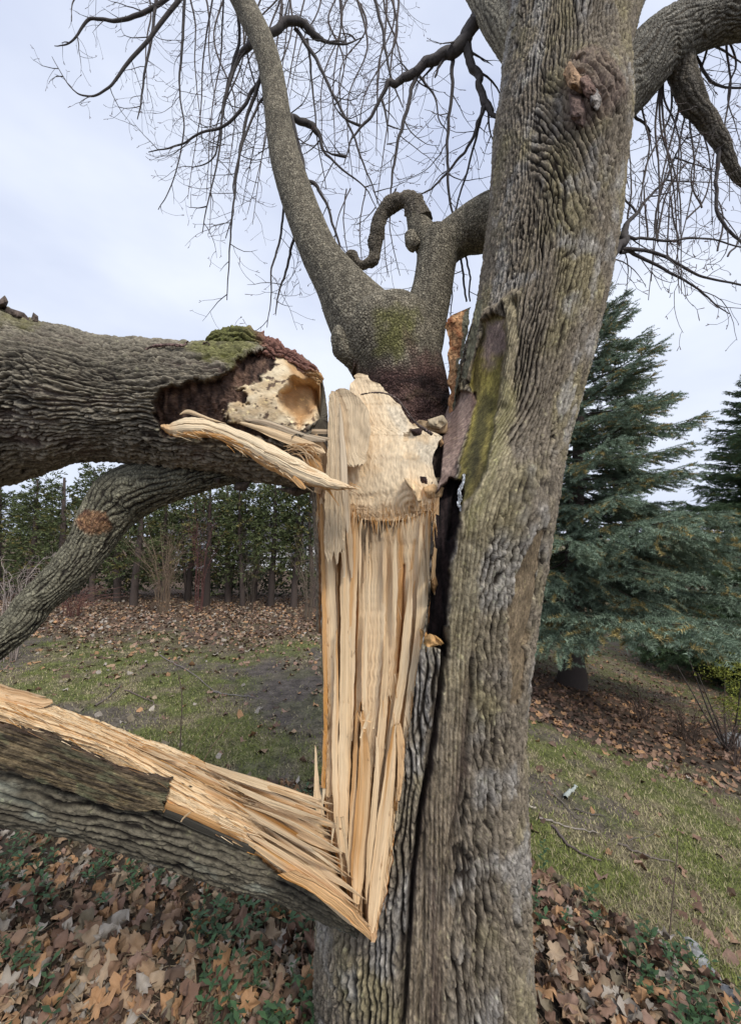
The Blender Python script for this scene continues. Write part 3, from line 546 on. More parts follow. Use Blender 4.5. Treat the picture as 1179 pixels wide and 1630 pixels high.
vs_ = [([(518, 790, 10), (522, 900, 11), (525, 1020, 12), (527, 1150, 11), (530, 1270, 10)], .02, 0, .0), ([(511, 800, 3), (514, 900, 3), (517, 1020, 3), (518, 1150, 3), (514, 1260, 3)], .035, .8, 0), ([(551, 850, 5), (550, 930, 8), (551, 1050, 9), (549, 1180, 10), (546, 1290, 9), (545, 1360, 6)], .03, .0, 0),
       ([(562, 800, 3), (564, 850, 6), (562, 950, 6), (558, 1080, 6), (556, 1180, 5)], .022, .05, 0), ([(553, 770, 2), (555, 830, 4), (558, 880, 4), (560, 920, 1)], .035, 0, .5), ([(541, 640, 1), (545, 700, 4), (549, 770, 5), (552, 820, 3), (553, 850, 1)], .09, 0, .7),
       ([(576, 1128, 2), (580, 1200, 8), (577, 1290, 12), (570, 1380, 11), (567, 1440, 5)], .035, .05, 0), ([(568, 1130, 1), (564, 1230, 4), (560, 1330, 5), (556, 1390, 3)], .03, .0, 0), ([(628, 1150, 2), (622, 1220, 8), (610, 1320, 12), (598, 1420, 11), (590, 1485, 4)], .03, .2, 0),
       ([(634, 1150, 3), (638, 1190, 6), (636, 1250, 4), (634, 1275, 2)], .03, .5, 0), ([(655, 900, 2), (650, 980, 6), (640, 1080, 7), (625, 1170, 6), (610, 1250, 2)], .015, 0, 0),        ([(616, 1000, 1), (613, 1080, 5), (606, 1180, 6), (600, 1260, 2)], .015, .05, 0), ([(672, 870, 3), (672, 940, 8), (666, 1020, 8), (655, 1100, 7), (646, 1170, 5), (640, 1230, 2)], .014, .0, 0), ([(585, 960, 1), (580, 1050, 5), (582, 1150, 4), (586, 1220, 1)], .02, .0, 0),
       ([(536, 1000, 1), (535, 1100, 4), (533, 1200, 5), (535, 1290, 4), (540, 1350, 2)], .04, .15, 0), ([(502, 1185, .5), (504, 1230, 3), (506, 1275, 6), (512, 1300, 5)], .02, 0, 0), ([(599, 1170, 1), (600, 1230, 4), (594, 1300, 5), (586, 1380, 4), (583, 1440, 1)], .045, .1, 0),
       ([(539, 760, 1), (541, 800, 3), (546, 900, 3), (547, 960, 1)], .03, .1, .3), ([(524, 700, 1), (523, 760, 4), (522, 820, 5), (522, 870, 2)], .05, 0, .3), ([(545, 690, 1), (542, 760, 3), (546, 850, 4), (548, 920, 2)], .05, .0, .5)]
for i, (pts, off, og, gr) in enumerate(vs_ + VST):
    strip_(pts, lambda x, y, off=off: float(Dsp(x, y) if y > 762 else Dup(x, y)) - off, 30 + i, orange=og, grey=gr, jag=(.03, .02))
# small standing fibres at the middle
for i, (x0, y0, x1, y1, w_) in enumerate([(566, 1128, 580, 1165, 2.2), (590, 1130, 580, 1160, 2.5), (585, 1142, 574, 1175, 2), (572, 1148, 590, 1150, 2), (600, 1126, 594, 1160, 1.6), (555, 1395, 548, 1330, 3), (545, 1400, 536, 1300, 2.5), (512, 1300, 516, 1255, 2.5), (553, 1360, 544, 1300, 3), (527, 1350, 531, 1318, 2)]):
    strip_([(x1, y1, w_), ((x0 + x1) / 2, (y0 + y1) / 2 - 2, w_ * .7), (x0, y0, .3)], 1.16 if y0 < 1200 else 1.10, 80 + i, th=.006, amp=.002)
# shell of reddish broken bark left of the trunk groove
A = [(722, 500, 1.42), (712, 512, 1.42), (712, 560, 1.42), (714, 610, 1.42), (715, 668, 1.42)]; B = [(750, 488, 1.44), (744, 520, 1.40), (735, 560, 1.38), (728, 610, 1.37), (718, 670, 1.40)]
def shell_col(c, px, py, h, U):
    n = fbm(px * .13, py * .09, 0, 4, 3); r_ = mix(np.array((.2, .075, .03)), np.array((.55, .33, .16)), np.clip(.5 + n, 0, 1))
    return mix(r_, np.array((.11, .105, .07)), ss(.62, .8, U + .25 * n))
ribbon('bark_shell', A, B, 44, 150, tree, .05, .006, s=14, colf=shell_col, m='rot', edgej=5, hx=lambda x, y: .014 * fbm(x * .1, y * .08, 0, 4, 3))
A = [(757, 480, 1.30), (750, 520, 1.30), (742, 560, 1.32), (733, 600, 1.33)]; B = [(768, 476, 1.28), (762, 520, 1.27), (752, 565, 1.28), (742, 604, 1.3)]
ribbon('bark_ridge', A, B, 24, 130, tree, .05, .006, s=15, colf=lambda c, x, y, h, U: np.array((.15, .14, .09)) * (1 + .8 * fbm(x * .2, y * .1, 0, 3, 2)[..., None]), m='bark', edgej=3, hx=lambda x, y: .008 * fbm(x * .15, y * .06, 0, 3, 4))

# pale curved twig stuck in the cavity
pt = stem('twig', [(738, 755, 1.17, 2.2), (737, 768, 1.16, 2.6), (731, 782, 1.155, 3.2), (732, 795, 1.15, 3.4), (729, 802, 1.15, 3), (734, 811, 1.15, 2.6), (738, 824, 1.15, 2.4)], 14, 40, tree, ridge=(.62, .64, .66), furrow=(.3, .32, .34), rough=.1)
pt['label'] = 'short pale grey twig stuck in the mossy groove'
stem('twig', [(574, 628, 1.2, 1.2), (592, 625, 1.19, 1.3), (612, 626, 1.18, 1.3), (630, 634, 1.18, 1.6), (645, 652, 1.18, 2), (660, 672, 1.18, 2.6), (688, 692, 1.18, 3)], 10, 60, tree, ridge=(.2, .15, .13), furrow=(.1, .07, .06))

# ================================================================== TORN LOWER SLAB (still hinged to the trunk)
slab = empty('torn_slab', BASE); slab.parent = tree; slab.location = (0, 0, .02); WL[slab.name] = BASE + np.array([0, 0, .02])
# columns x, top, bottom, D
cols = [(-260, 1020, 1230, .98), (-120, 1060, 1262, 1.0), (0, 1102, 1285, 1.03), (60, 1118, 1296, 1.05), (120, 1136, 1306, 1.07), (200, 1166, 1328, 1.1), (270, 1192, 1350, 1.12), (340, 1222, 1376, 1.15), (400, 1252, 1398, 1.17), (450, 1275, 1412, 1.18), (500, 1300, 1432, 1.19), (540, 1345, 1456, 1.19), (570, 1400, 1478, 1.19), (592, 1480, 1500, 1.19)]
V, TH, TT, u, h, cid = tube([(x, (t_ + 22 + b_) / 2, d + .07, (b_ - t_ - 22) / 2 if b_ - t_ > 60 else (b_ - t_) / 3) for x, t_, b_, d in cols], 240, 520, lambda a, b: bark_h(a, b, .02, .16, 6), .010, axis=(.96, .1, -.28), depth_k=.75)
px, py = proj(V)
WF = [(-300, 1000), (0, 1060), (200, 1120), (420, 1210), (560, 1260), (600, 1500), (590, 1492), (560, 1468), (500, 1418), (440, 1388), (400, 1352), (330, 1325), (265, 1292), (240, 1288), (275, 1240), (230, 1228), (100, 1185), (0, 1148), (-300, 1050)]
wm = pm(px, py, WF, 2, 5) * (np.abs(TH) < 2.0)
tcol = np.interp(px, [c[0] for c in cols], [c[3] for c in cols])
fl = ss(0, 1, wm)
V = setD(V, V[..., 1] + .012, fl)
bc = bark_col(h, fbm(u * 8, TT * 8, 0, 3, 3), cid, (.115, .10, .07), (.018, .014, .01))
bc = mix(bc, np.array((.34, .36, .29)), ss(.25, .6, fbm(u * 16, TT * 7, 0, 4, 8)) * .5)
wh, wcid = wood_h(u, TT, 5)
slab_b = link_tube('slab_bark', V, mix(bc, wood_col(wh, wcid, u, TT, 5), wm), u, TT, M['bark'], slab)
def xs_interp(x, k): return np.interp(x, [c[0] for c in cols], [c[k] for c in cols])
def Dslab(x, y):   # front surface of the slab
    t_, b_, d = xs_interp(x, 1), xs_interp(x, 2), xs_interp(x, 3)
    s_ = (y - t_) / (b_ - t_); return d + .07 + .02 - .085 * np.sqrt(np.clip(s_ * 1.15 + .02, 0, 1)) * np.clip((b_ - t_) / 150, .25, 1)
# fresh face ribbon running along the slab: A = top edge, B = lower edge of wood
top = [(-260, 1018), (-120, 1058), (0, 1100), (100, 1128), (200, 1164), (300, 1200), (400, 1250), (450, 1268), (500, 1290), (540, 1330)]
low = [(-260, 1068), (-120, 1105), (0, 1150), (100, 1186), (190, 1222), (262, 1285), (330, 1325), (400, 1362), (470, 1405), (560, 1466)]
A = [(x, y, float(Dslab(x, y)) - .006) for x, y in top]; B = [(x, y, float(Dslab(x, y)) - .02) for x, y in low]
def slab_col(c, px, py, h, U):
    c = mix(c, ORANGE * np.array((.9, .8, .7)), ss(.93, .99, U) * .9 + 0 * h)
    return mix(c, np.array((.02, .012, .01)), line(px, py, [(290, 1247), (292, 1248)], 1.3, .6) + line(px, py, [(302, 1252), (305, 1252)], 1.6, .6) + line(px, py, [(325, 1243), (327, 1243)], 1.5, .6) + line(px, py, [(362, 1265), (364, 1265)], 1.2, .6))
ribbon('split_face', A, B, 150, 520, slab, .04, .016, s=50, colf=slab_col, bow=.03, jag1=.05, edgej=2.5, L=(.9, .6, .35))
# the bark strip lying on the wood
A = [(-260, 1066, 0), (-120, 1103, 0), (0, 1149, 0), (60, 1160, 0), (130, 1190, 0), (200, 1222, 0), (276, 1238, 0)]; B = [(-260, 1145, 0), (-120, 1180, 0), (0, 1222, 0), (60, 1243, 0), (130, 1268, 0), (200, 1290, 0), (262, 1290, 0)]
A = [(x, y, float(Dslab(x, y)) - .038) for x, y, _ in A]; B = [(x, y, float(Dslab(x, y)) - .045) for x, y, _ in B]
def sb_q(px, py): return py - .32 * px
def sb_col(c, px, py, h, U):
    q = sb_q(px, py); n = fbm(px * .02, q * .22, 0, 4, 17); n2 = fbm(px * .05, q * .7, 0, 3, 18)
    k = mix(np.array((.04, .03, .02)), np.array((.23, .175, .10)), np.clip(.42 + .9 * n + .6 * n2, 0, 1)); k = mix(k, np.array((.15, .16, .09)), ss(.1, .5, fbm(px * .03, q * .08, 0, 3, 19)) * .5)
    return mix(k, np.array((.07, .045, .035)), ss(.25, .0, U) * .8)
ribbon('bark_strip', A, B, 110, 320, slab, .03, .006, s=51, colf=sb_col, m='bark', edgej=5, hx=lambda x, y: .009 * fbm(x * .02, sb_q(x, y) * .22, 0, 4, 17) + .004 * fbm(x * .09, sb_q(x, y) * .5, 0, 3, 7), jag1=.02, bow=.012)
# dark lower bark lip
strip_([(262, 1292, 6), (330, 1322, 7), (400, 1352, 5), (404, 1356, 4)], lambda x, y: float(Dslab(x, y)) - .04, 52, slab, 'bark_strip', .02, .004, colf=lambda c, x, y, h, U: np.array((.05, .045, .035)) * (1 + .6 * h[..., None]))
strip_([(262, 1284, 9), (330, 1312, 9), (400, 1345, 6)], lambda x, y: float(Dslab(x, y)) - .034, 53, slab, 'strip', .02, .006, orange=.75)
# piece lying on top at the far left
strip_([(-160, 1040, 10), (-60, 1075, 11), (0, 1103, 11), (40, 1113, 11), (68, 1118, 8), (84, 1116, 3)], lambda x, y: float(Dslab(x, y)) - .035, 54, slab, 'splinter', .03, .012, orange=.45, grey=.3)
strip_([(-160, 1028, 4), (-60, 1062, 4), (0, 1092, 4), (45, 1105, 4), (74, 1109, 1)], lambda x, y: float(Dslab(x, y)) - .045, 55, slab, 'splinter', .02, .006, orange=.1, grey=.5)
# fan of splinters toward the hinge
rr = random.Random(5)
fan_end = [(520, 1288), (533, 1304), (545, 1322), (538, 1338), (546, 1354), (550, 1372), (549, 1400), (568, 1404), (570, 1424), (578, 1450), (584, 1468), (528, 1282), (530, 1290), (526, 1298), (541, 1312), (548, 1316), (540, 1330), (549, 1342), (536, 1350), (552, 1356), (543, 1366), (556, 1384), (546, 1392), (558, 1394), (563, 1412), (586, 1430), (575, 1440), (582, 1462), (588, 1476), (590, 1486)]
for i, (ex, ey) in enumerate(fan_end):
    L_ = rr.uniform(90, 210); k = (ey - 1280) / 210
    sx = ex - L_; 
    ytop, ylow = np.interp(sx, [p[0] for p in top], [p[1] for p in top]), np.interp(sx, [p[0] for p in low], [p[1] for p in low])
    sy = ytop + (ylow - ytop) * min(.93, max(.04, k * .9 + rr.uniform(-.04, .04)))
    mx_, my_ = (sx + ex) / 2, (sy + ey) / 2 - rr.uniform(0, 8)
    w_ = rr.choice([rr.uniform(1.5, 4), rr.uniform(3, 7), rr.uniform(6, 10)]); ex += rr.uniform(-8, 5); ey += rr.uniform(-5, 5); bend = rr.uniform(-9, 7); L_ *= rr.uniform(.7, 1.15)
    d0 = float(Dslab(sx, sy)) - .035; d1 = 1.10 + rr.uniform(-.015, .03)
    strip_([(sx + (ex - sx) * t_, sy + (ey - sy) * t_ + bend * math.sin(3.14 * t_), w_ * k_) for t_, k_ in ((0, .5), (.3, 1), (.6, .95), (.85, .5), (1, .06))], np.array([d0 + (d1 - d0) * t_ - .014 * math.sin(3.14 * t_) for t_ in (0, .3, .6, .85, 1)]), 100 + i, slab, th=.012, amp=.006, orange=rr.choice([0, 0, 0, .1, .3]), jag=(.04, .0), ej=1.0)
for i in range(26):
    sx = rr.uniform(120, 470); L_ = rr.uniform(50, 150); ex = sx + L_
    def yy(x, k): return np.interp(x, [p[0] for p in top], [p[1] for p in top]) * (1 - k) + np.interp(x, [p[0] for p in low], [p[1] for p in low]) * k
    k = rr.uniform(.06, .5) if sx < 280 else rr.uniform(.06, .92); k2 = k + rr.uniform(-.02, .03)
    if sx < 280 and k > .35: continue
    pts = [(sx, yy(sx, k), 1), (sx + L_ * .35, yy(sx + L_ * .35, k), rr.uniform(2, 5)), (sx + L_ * .7, yy(sx + L_ * .7, k2), rr.uniform(2, 4)), (ex, yy(ex, k2) + rr.uniform(-3, 2), .4)]
    strip_(pts, np.array([float(Dslab(p[0], p[1])) - .03 - .012 * j / 3 for j, p in enumerate(pts)]), 140 + i, slab, th=.008, amp=.004, orange=rr.choice([0, 0, .15]), ej=.8)
ribbon('strip', [(470, 1385, 1.09), (520, 1412, 1.085), (560, 1445, 1.08), (588, 1478, 1.09)], [(440, 1392, 1.1), (500, 1424, 1.085), (548, 1460, 1.085), (592, 1500, 1.1)], 30, 110, slab, .04, .01, s=61, orange=.6, edgej=2)
strip_([(288, 1308, .8), (294, 1300, 1), (304, 1292, .5)], .99, 62, slab, th=.003, amp=.001)

# ================================================================== BROKEN LEFT LIMB
lbase = P(250, 700, 1.45)
limb = empty('broken_limb', lbase)
tag(limb, 'thick ridged bark limb torn off the split trunk, its ragged broken end showing dark rot', 'tree limb')
LX = [(-320, 380, 830, 1.62), (-200, 410, 815, 1.6), (-100, 440, 795, 1.58), (-40, 462, 780, 1.57), (0, 477, 768, 1.56), (50, 508, 748, 1.55), (100, 524, 738, 1.54), (150, 535, 737, 1.52), (200, 542, 738, 1.51), (250, 547, 742, 1.5), (300, 551, 750, 1.49), (350, 550, 758, 1.48), (400, 548, 768, 1.47), (440, 555, 776, 1.46), (470, 566, 782, 1.45), (490, 578, 785, 1.45), (502, 590, 784, 1.45), (509, 602, 765, 1.45), (513, 615, 720, 1.45)]
V, TH, TT, u, h, cid = tube([(x, (t_ + b_) / 2, d, (b_ - t_) / 2) for x, t_, b_, d in LX], 400, 640, lambda a, b: bark_h(a, b, .021, .13, 12, 1.25), .0, axis=(1, -.08, -.02), depth_k=.85)
px, py = proj(V); fr = np.abs(TH) < 1.75
DARK = [(244, 640), (262, 622), (300, 612), (350, 602), (372, 588), (385, 566), (410, 556), (452, 556), (500, 585), (520, 600), (520, 660), (485, 684), (430, 700), (380, 690), (330, 690), (262, 695), (250, 670)]
CREA = [(410, 600), (432, 585), (440, 562), (470, 560), (525, 600), (520, 660), (484, 684), (450, 690), (400, 680), (362, 672), (362, 652), (378, 640), (390, 650), (396, 625), (384, 612)]
HOLL = [(446, 622), (470, 604), (500, 606), (512, 620), (508, 645), (492, 668), (474, 680), (462, 660), (448, 645)]
dk = pm(px, py, DARK, 4, 8, .08) * fr; cr_ = pm(px, py, CREA, 2, 14, .09) * fr; ho = pm(px, py, HOLL, 8, 6) * fr
ridge_env = ss(90, 180, px)
hbig = bark_h(u, TT, .038, .2, 33, 1.3)[0]
Hl = np.clip(h * (.55 + .5 * hbig), 0, 1.1)
rd = V - V.mean(axis=1)[:, None]; rd /= np.linalg.norm(rd, axis=-1)[..., None]
sw = .03 * np.exp(-(((px - 65) / 40) ** 2 + ((py - 640) / 90) ** 2)) + .02 * fbm(px * .012, py * .018, 0, 3, 9)
V = V + rd * ((Hl - .6) * .018 * (1 - dk) + sw + (dk - .75 * dk * cr_) * (.016 * fbm(px * .12, py * .05, 0, 4, 5) + .006 * fbm(px * .4, py * .4, 0, 3, 6)))[..., None]
V = setD(V, V[..., 1] + dk * .055 + ho * .09 - .02 * cr_ * (1 - ho), 1.0)
nl = fbm(u * 5, TT * 5, 0, 4, 51)
cb = bark_col(Hl, nl, cid, (.245, .215, .16), (.04, .03, .022))
cb = mix(cb, np.array((.22, .155, .13)), ss(.1, .5, fbm(u * 9, TT * 4, 0, 3, 58)) * .5 * (1 - Hl.clip(0, 1)))
cb = mix(cb, np.array((.17, .17, .04)), pm(px, py, [(290, 545), (380, 535), (420, 540), (385, 566), (370, 590), (330, 570), (300, 560)], 10, 14) * .7)
cb = mix(cb, np.array((.16, .15, .04)), pm(px, py, [(0, 480), (70, 515), (40, 530), (0, 510)], 10, 8) * .5)
dc = mix(np.array((.04, .025, .02)), np.array((.24, .145, .10)), np.clip(.35 + .9 * fbm(px * .16, py * .05, 0, 4, 3), 0, 1))
crc = mix(np.array((.66, .48, .27)), np.array((.84, .70, .47)), np.clip(.5 + .9 * fbm(px * .05, py * .09, 0, 4, 4), 0, 1)); crc = mix(crc, np.array((.10, .06, .045)), ss(.30, .42, fbm(px * .12, py * .16, 0, 4, 22)) * .9)
hc = mix(np.array((.52, .31, .14)), np.array((.68, .45, .24)), np.clip(.5 + .9 * fbm(px * .06, py * .06, 0, 4, 24), 0, 1))
crc = mix(crc, hc, np.maximum(ho, pm(px, py, [(455, 575), (515, 590), (520, 650), (500, 610), (470, 600)], 6, 6)))
cb = mix(cb, dc, dk); cb = mix(cb, crc, cr_ * (dk > .3)); cb = np.concatenate([cb, (1 - .75 * cr_ * dk)[..., None]], -1)
link_tube('limb_trunk', V, cb, u, TT, M['bark'], limb)
# mossy hump over the broken end
V, TH, TT, u, h, cid = tube([(336, 552, 1.42, 6), (345, 545, 1.40, 15), (370, 543, 1.38, 18), (395, 543, 1.36, 20), (420, 553, 1.35, 17), (450, 567, 1.34, 15), (480, 584, 1.34, 12), (500, 596, 1.35, 9), (514, 606, 1.36, 4)], 70, 240, lambda a, b: bark_h(a, b, .02, .04, 8), .012)
px, py = proj(V); n = fbm(px * .07, py * .07, TT * 10, 4, 3); V = V + (V - V.mean(axis=1)[:, None]) * (n * .45)[..., None]
cm = mix(np.array((.12, .12, .04)), np.array((.2, .1, .075)), ss(385, 425, px + 20 * n)); cm = cm * (.6 + .8 * h.clip(0, 1)[..., None])
cm = mix(cm, np.array((.6, .38, .18)), ss(470, 500, px + 20 * n) * ss(-3, 5, py - 590))
link_tube('mossy_ridge', V, cm, u, TT, M['bark'], limb)
for pts in ([(0, 476), (8, 470), (14, 480), (10, 490), (-4, 490)], [(50, 506), (54, 497), (61, 503), (62, 516), (50, 515)], [(10, 488), (40, 498), (52, 514), (30, 510), (8, 498)], [(195, 540), (205, 536), (218, 545), (205, 549)], [(375, 768), (400, 766), (392, 782), (372, 780)], [(440, 778), (470, 774), (500, 782), (470, 790)], [(340, 762), (352, 760), (350, 772)]):
    chunk('bark_flake', pts, 1.42 if pts[0][1] < 600 else 1.48, .05, limb, (.12, .09, .07), 'bark', seed=pts[0][0], nu=20, nv=10)
stem('twig', [(232, 557, 1.33, 1.5), (245, 551, 1.32, 2.6), (270, 549, 1.31, 2.4), (292, 550, 1.31, 2.2), (297, 545, 1.31, 1.4), (300, 543, 1.3, .8)], 10, 40, limb, ridge=(.25, .16, .14), furrow=(.12, .08, .07))
stem('twig', [(322, 552, 1.34, 1.2), (325, 546, 1.33, 1.6), (331, 546, 1.33, 1.4), (335, 551, 1.33, 1)], 10, 20, limb, ridge=(.2, .13, .12), furrow=(.1, .07, .06))
# side branch sweeping down to the left
side = [(430, 740, 1.55, 18), (350, 748, 1.56, 26), (290, 758, 1.57, 34), (235, 772, 1.58, 40), (195, 792, 1.58, 43), (168, 825, 1.56, 37), (148, 860, 1.54, 31), (122, 896, 1.52, 29), (90, 930, 1.5, 27), (60, 957, 1.48, 26), (38, 985, 1.46, 25), (10, 1012, 1.44, 24), (-30, 1045, 1.42, 23), (-80, 1090, 1.4, 22), (-150, 1150, 1.36, 20)]
def side_col(c, px, py, h):
    m = pm(px, py, [(122, 825), (140, 812), (166, 820), (180, 838), (168, 852), (148, 852), (130, 842)], 4, 8)
    c = mix(c, mix(np.array((.12, .05, .03)), np.array((.36, .2, .1)), np.clip(.5 + fbm(px * .1, py * .15, 0, 3, 3), 0, 1)), m * .85)
    return c
def side_post(V, px, py, TH):
    n = .02 * np.exp(-(((px - 150) / 26) ** 2 + ((py - 832) / 16) ** 2)) + .014 * np.exp(-(((px - 38) / 20) ** 2 + ((py - 962) / 12) ** 2)) - .012 * np.exp(-(((px - 50) / 30) ** 2 + ((py - 975) / 6) ** 2))
    return V + (V - V.mean(axis=1)[:, None]) * (n * 9)[..., None]
stem('side_limb', side, 170, 520, limb, amp=.0075, hf=lambda a, b: bark_h(a, b, .017, .10, 19, 1.2), ridge=(.19, .178, .125), furrow=(.04, .034, .025), colf=side_col, post=side_post)
# long pale tongue torn from the limb
A = [(256, 676, 1.31), (270, 674, 1.29), (300, 664, 1.27), (330, 668, 1.26), (372, 680, 1.245), (420, 700, 1.22), (470, 728, 1.19), (520, 756, 1.16), (572, 778, 1.13)]
B = [(256, 682, 1.31), (272, 692, 1.29), (300, 697, 1.275), (335, 697, 1.265), (380, 716, 1.245), (420, 742, 1.22), (466, 766, 1.19), (512, 778, 1.16), (570, 780, 1.13)]
def tongue_col(c, px, py, h, U):
    c = mix(c, np.array((.82, .68, .46)), .6); return mix(c, ORANGE * 1.05, np.clip(ss(.80, .95, U + .08 * fbm(px * .05, py * .05, 0, 3, 3)) * .85 + ss(285, 262, px) * .5, 0, 1))
ribbon('torn_tongue', A, B, 50, 260, limb, .04, .014, s=70, colf=tongue_col, bow=.02, edgej=2.5, L=(.3, .25, .15), hx=lambda x, y: .007 * fbm(x * .03, y * .03, 0, 3, 4))
for i, (pts, d0, d1, og, gr) in enumerate([
    ([(380, 672, 2), (420, 684, 6), (470, 702, 8), (505, 715, 7), (517, 722, 2)], 1.27, 1.25, 0, .1), ([(390, 668, 2), (430, 675, 5), (480, 694, 5), (518, 702, 2)], 1.29, 1.28, 0, .8), ([(448, 688, 2), (480, 686, 3), (519, 687, 4), (545, 689, 3)], 1.33, 1.30, .3, .6),
    ([(455, 692, 1), (490, 694, 3), (530, 700, 3), (548, 702, 1)], 1.31, 1.27, .1, .7), ([(286, 660, 1), (300, 655, 4), (330, 666, 3), (360, 674, 1)], 1.27, 1.26, 0, .2), ([(470, 760, 6), (500, 768, 5), (520, 778, 3), (540, 806, .4)], 1.18, 1.14, .3, 0),
    ([(466, 758, 5), (478, 770, 5), (486, 778, 2)], 1.17, 1.16, .6, 0), ([(420, 716, 2), (480, 742, 3), (530, 766, 2), (560, 777, .5)], 1.19, 1.13, 0, 0), ([(292, 690, 2), (330, 690, 3), (380, 704, 4), (430, 738, 3), (465, 758, 1)], 1.255, 1.19, .9, 0), ([(455, 690, 6), (480, 712, 10), (500, 735, 10), (515, 760, 4)], 1.36, 1.30, .6, 0),
    ([(500, 690, 4), (514, 720, 8), (512, 760, 8), (505, 785, 5)], 1.34, 1.34, .3, .2)]):
    strip_(pts, np.linspace(d0, d1, len(pts)), 200 + i, limb, orange=og, grey=gr, th=.012, amp=.006, bow=.003, jag=(.02, .0))
# curling fibres in the gap
for i in range(26):
    x0 = rr.uniform(448, 486); y0 = rr.uniform(706, 724); x1 = rr.uniform(490, 517); y1 = rr.uniform(712, 752); b_ = rr.uniform(-14, -4)
    pts = [(x0, y0, .5), ((x0 * 2 + x1) / 3, (y0 * 2 + y1) / 3 + b_ * .8, .9), ((x0 + 2 * x1) / 3, (y0 + 2 * y1) / 3 + b_, .9), (x1, y1, .4)]
    strip_(pts, 1.22 + rr.uniform(0, .05), 230 + i, limb, 'fibre', th=.002, amp=.0005, orange=rr.choice([.3, .6, .1]), ej=.3, nu=5, nv=16)
# ================================================================== TWIGS AND HANGING BRANCHES
class MB:
    def __init__(s): s.V = []; s.F = []; s.n = 0; s.c = []
    def tube3(s, pts, rad, k=4, col=(.09, .075, .065)):
        pts = np.asarray(pts, float); rad = np.asarray(rad, float); T = np.gradient(pts, axis=0); T /= np.linalg.norm(T, axis=1)[:, None] + 1e-9
        ref = np.array([.3, .9, .2]); S = np.cross(T, ref); S /= np.linalg.norm(S, axis=1)[:, None] + 1e-9; U = np.cross(S, T)
        th = np.arange(k) * 2 * math.pi / k
        V = pts[:, None] + rad[:, None, None] * (np.cos(th)[None, :, None] * S[:, None] + np.sin(th)[None, :, None] * U[:, None])
        s.V.append(V.reshape(-1, 3)); s.F.append(grid(len(pts), k, True) + s.n); s.n += len(pts) * k; s.c.append(np.tile(col, (len(pts) * k, 1)))
    def raw(s, V, F, col):
        s.V.append(V); s.F.append(F + s.n); s.n += len(V); s.c.append(np.broadcast_to(col, (len(V), 3)))
    def build(s, name, m, parent=None, smooth=True):
        return mk(name, np.vstack(s.V), np.vstack(s.F), m, parent, np.vstack(s.c), None, smooth)
def smooth3(p, n):
    return cat(p, n)
def twigs(mb, pts, r0, rng, dens=9.0, length=.5, depth=2, droop=.35, col=(.085, .07, .065), minr=.0009):
    """side twigs along a 3-D polyline"""
    pts = np.asarray(pts); s = np.r_[0, np.cumsum(np.linalg.norm(np.diff(pts, axis=0), axis=1))]; tot = s[-1]
    n = max(1, int(tot * dens))
    for i in range(n):
        q = (i + rng.uniform(.2, 1)) / n * tot; p = np.array([np.interp(q, s, pts[:, j]) for j in range(3)])
        q2 = min(tot, q + .02); d = np.array([np.interp(q2, s, pts[:, j]) for j in range(3)]) - p; nd = np.linalg.norm(d)
        if nd < 1e-5: continue
        d /= nd; side = np.cross(d, [0, 1, 0]); ns = np.linalg.norm(side); side = side / ns if ns > .1 else np.array([1., 0, 0])
        side = side * rng.choice([-1, 1]) + np.array([0, rng.uniform(-.6, .6), 0]); a = rng.uniform(.5, 1.25)
        v = d * math.cos(a) + side * math.sin(a); v /= np.linalg.norm(v)
        L_ = length * rng.uniform(.25, 1.0) * (1 - .45 * q / tot); k = max(4, int(L_ / .035)); cur = p.copy(); Q = [cur.copy()]
        curl = rng.uniform(-.22, .22)
        for j in range(k):
            v = v + np.array([curl * -v[2] + rng.gauss(0, .12), rng.gauss(0, .09), -droop * .05 + curl * v[0] + rng.gauss(0, .11)]) + (.14 * np.array([0, 0, 1]) if j > k * .7 else 0); v /= np.linalg.norm(v)
            cur = cur + v * L_ / k; Q.append(cur.copy())
        r1 = max(minr, r0 * rng.uniform(.28, .5)); mb.tube3(Q, np.linspace(r1, minr, len(Q)), 3, col)
        if depth > 1: twigs(mb, Q, r1, rng, dens * 2.0, length * .42, depth - 1, droop, col, minr)
        else:
            for _ in range(2):   # forked bud tips
                e = Q[-1] + (v + np.array([rng.gauss(0, .6), rng.gauss(0, .4), rng.gauss(0, .6)])) * rng.uniform(.008, .02); mb.tube3([Q[-1], e, e + (e - Q[-1]) * .15], [minr, minr * 1.9, minr * .5], 3, (.12, .07, .06))
def hang(name, pix, parent, rng, dens=5, length=.45, depth=2, droop=.4, k=5, col=(.085, .075, .07)):
    """pix rows (px, py, D, half-width px)"""
    q = cat([p[:4] for p in pix], max(20, len(pix) * 9)); c = P(q[:, 0], q[:, 1], q[:, 2]); r = np.maximum(q[:, 3] * np.where(q[:, 3] < 5, .8, 1), .35) * q[:, 2] / FPX
    jit = np.stack([fbm(np.arange(len(c)) * .13, rng.random() * 99, 0, 3, 1), 0 * r, fbm(np.arange(len(c)) * .13, rng.random() * 99, 0, 2, 2)], 1) * np.minimum(.022, r * 1.2 + .006)[:, None]
    c = c + jit
    mb = MB(); mb.tube3(c, r, k, col); twigs(mb, c, float(r.mean()), rng, dens, length, depth, droop, col)
    return mb.build(name, M['twig'], parent)
rg = random.Random(21)
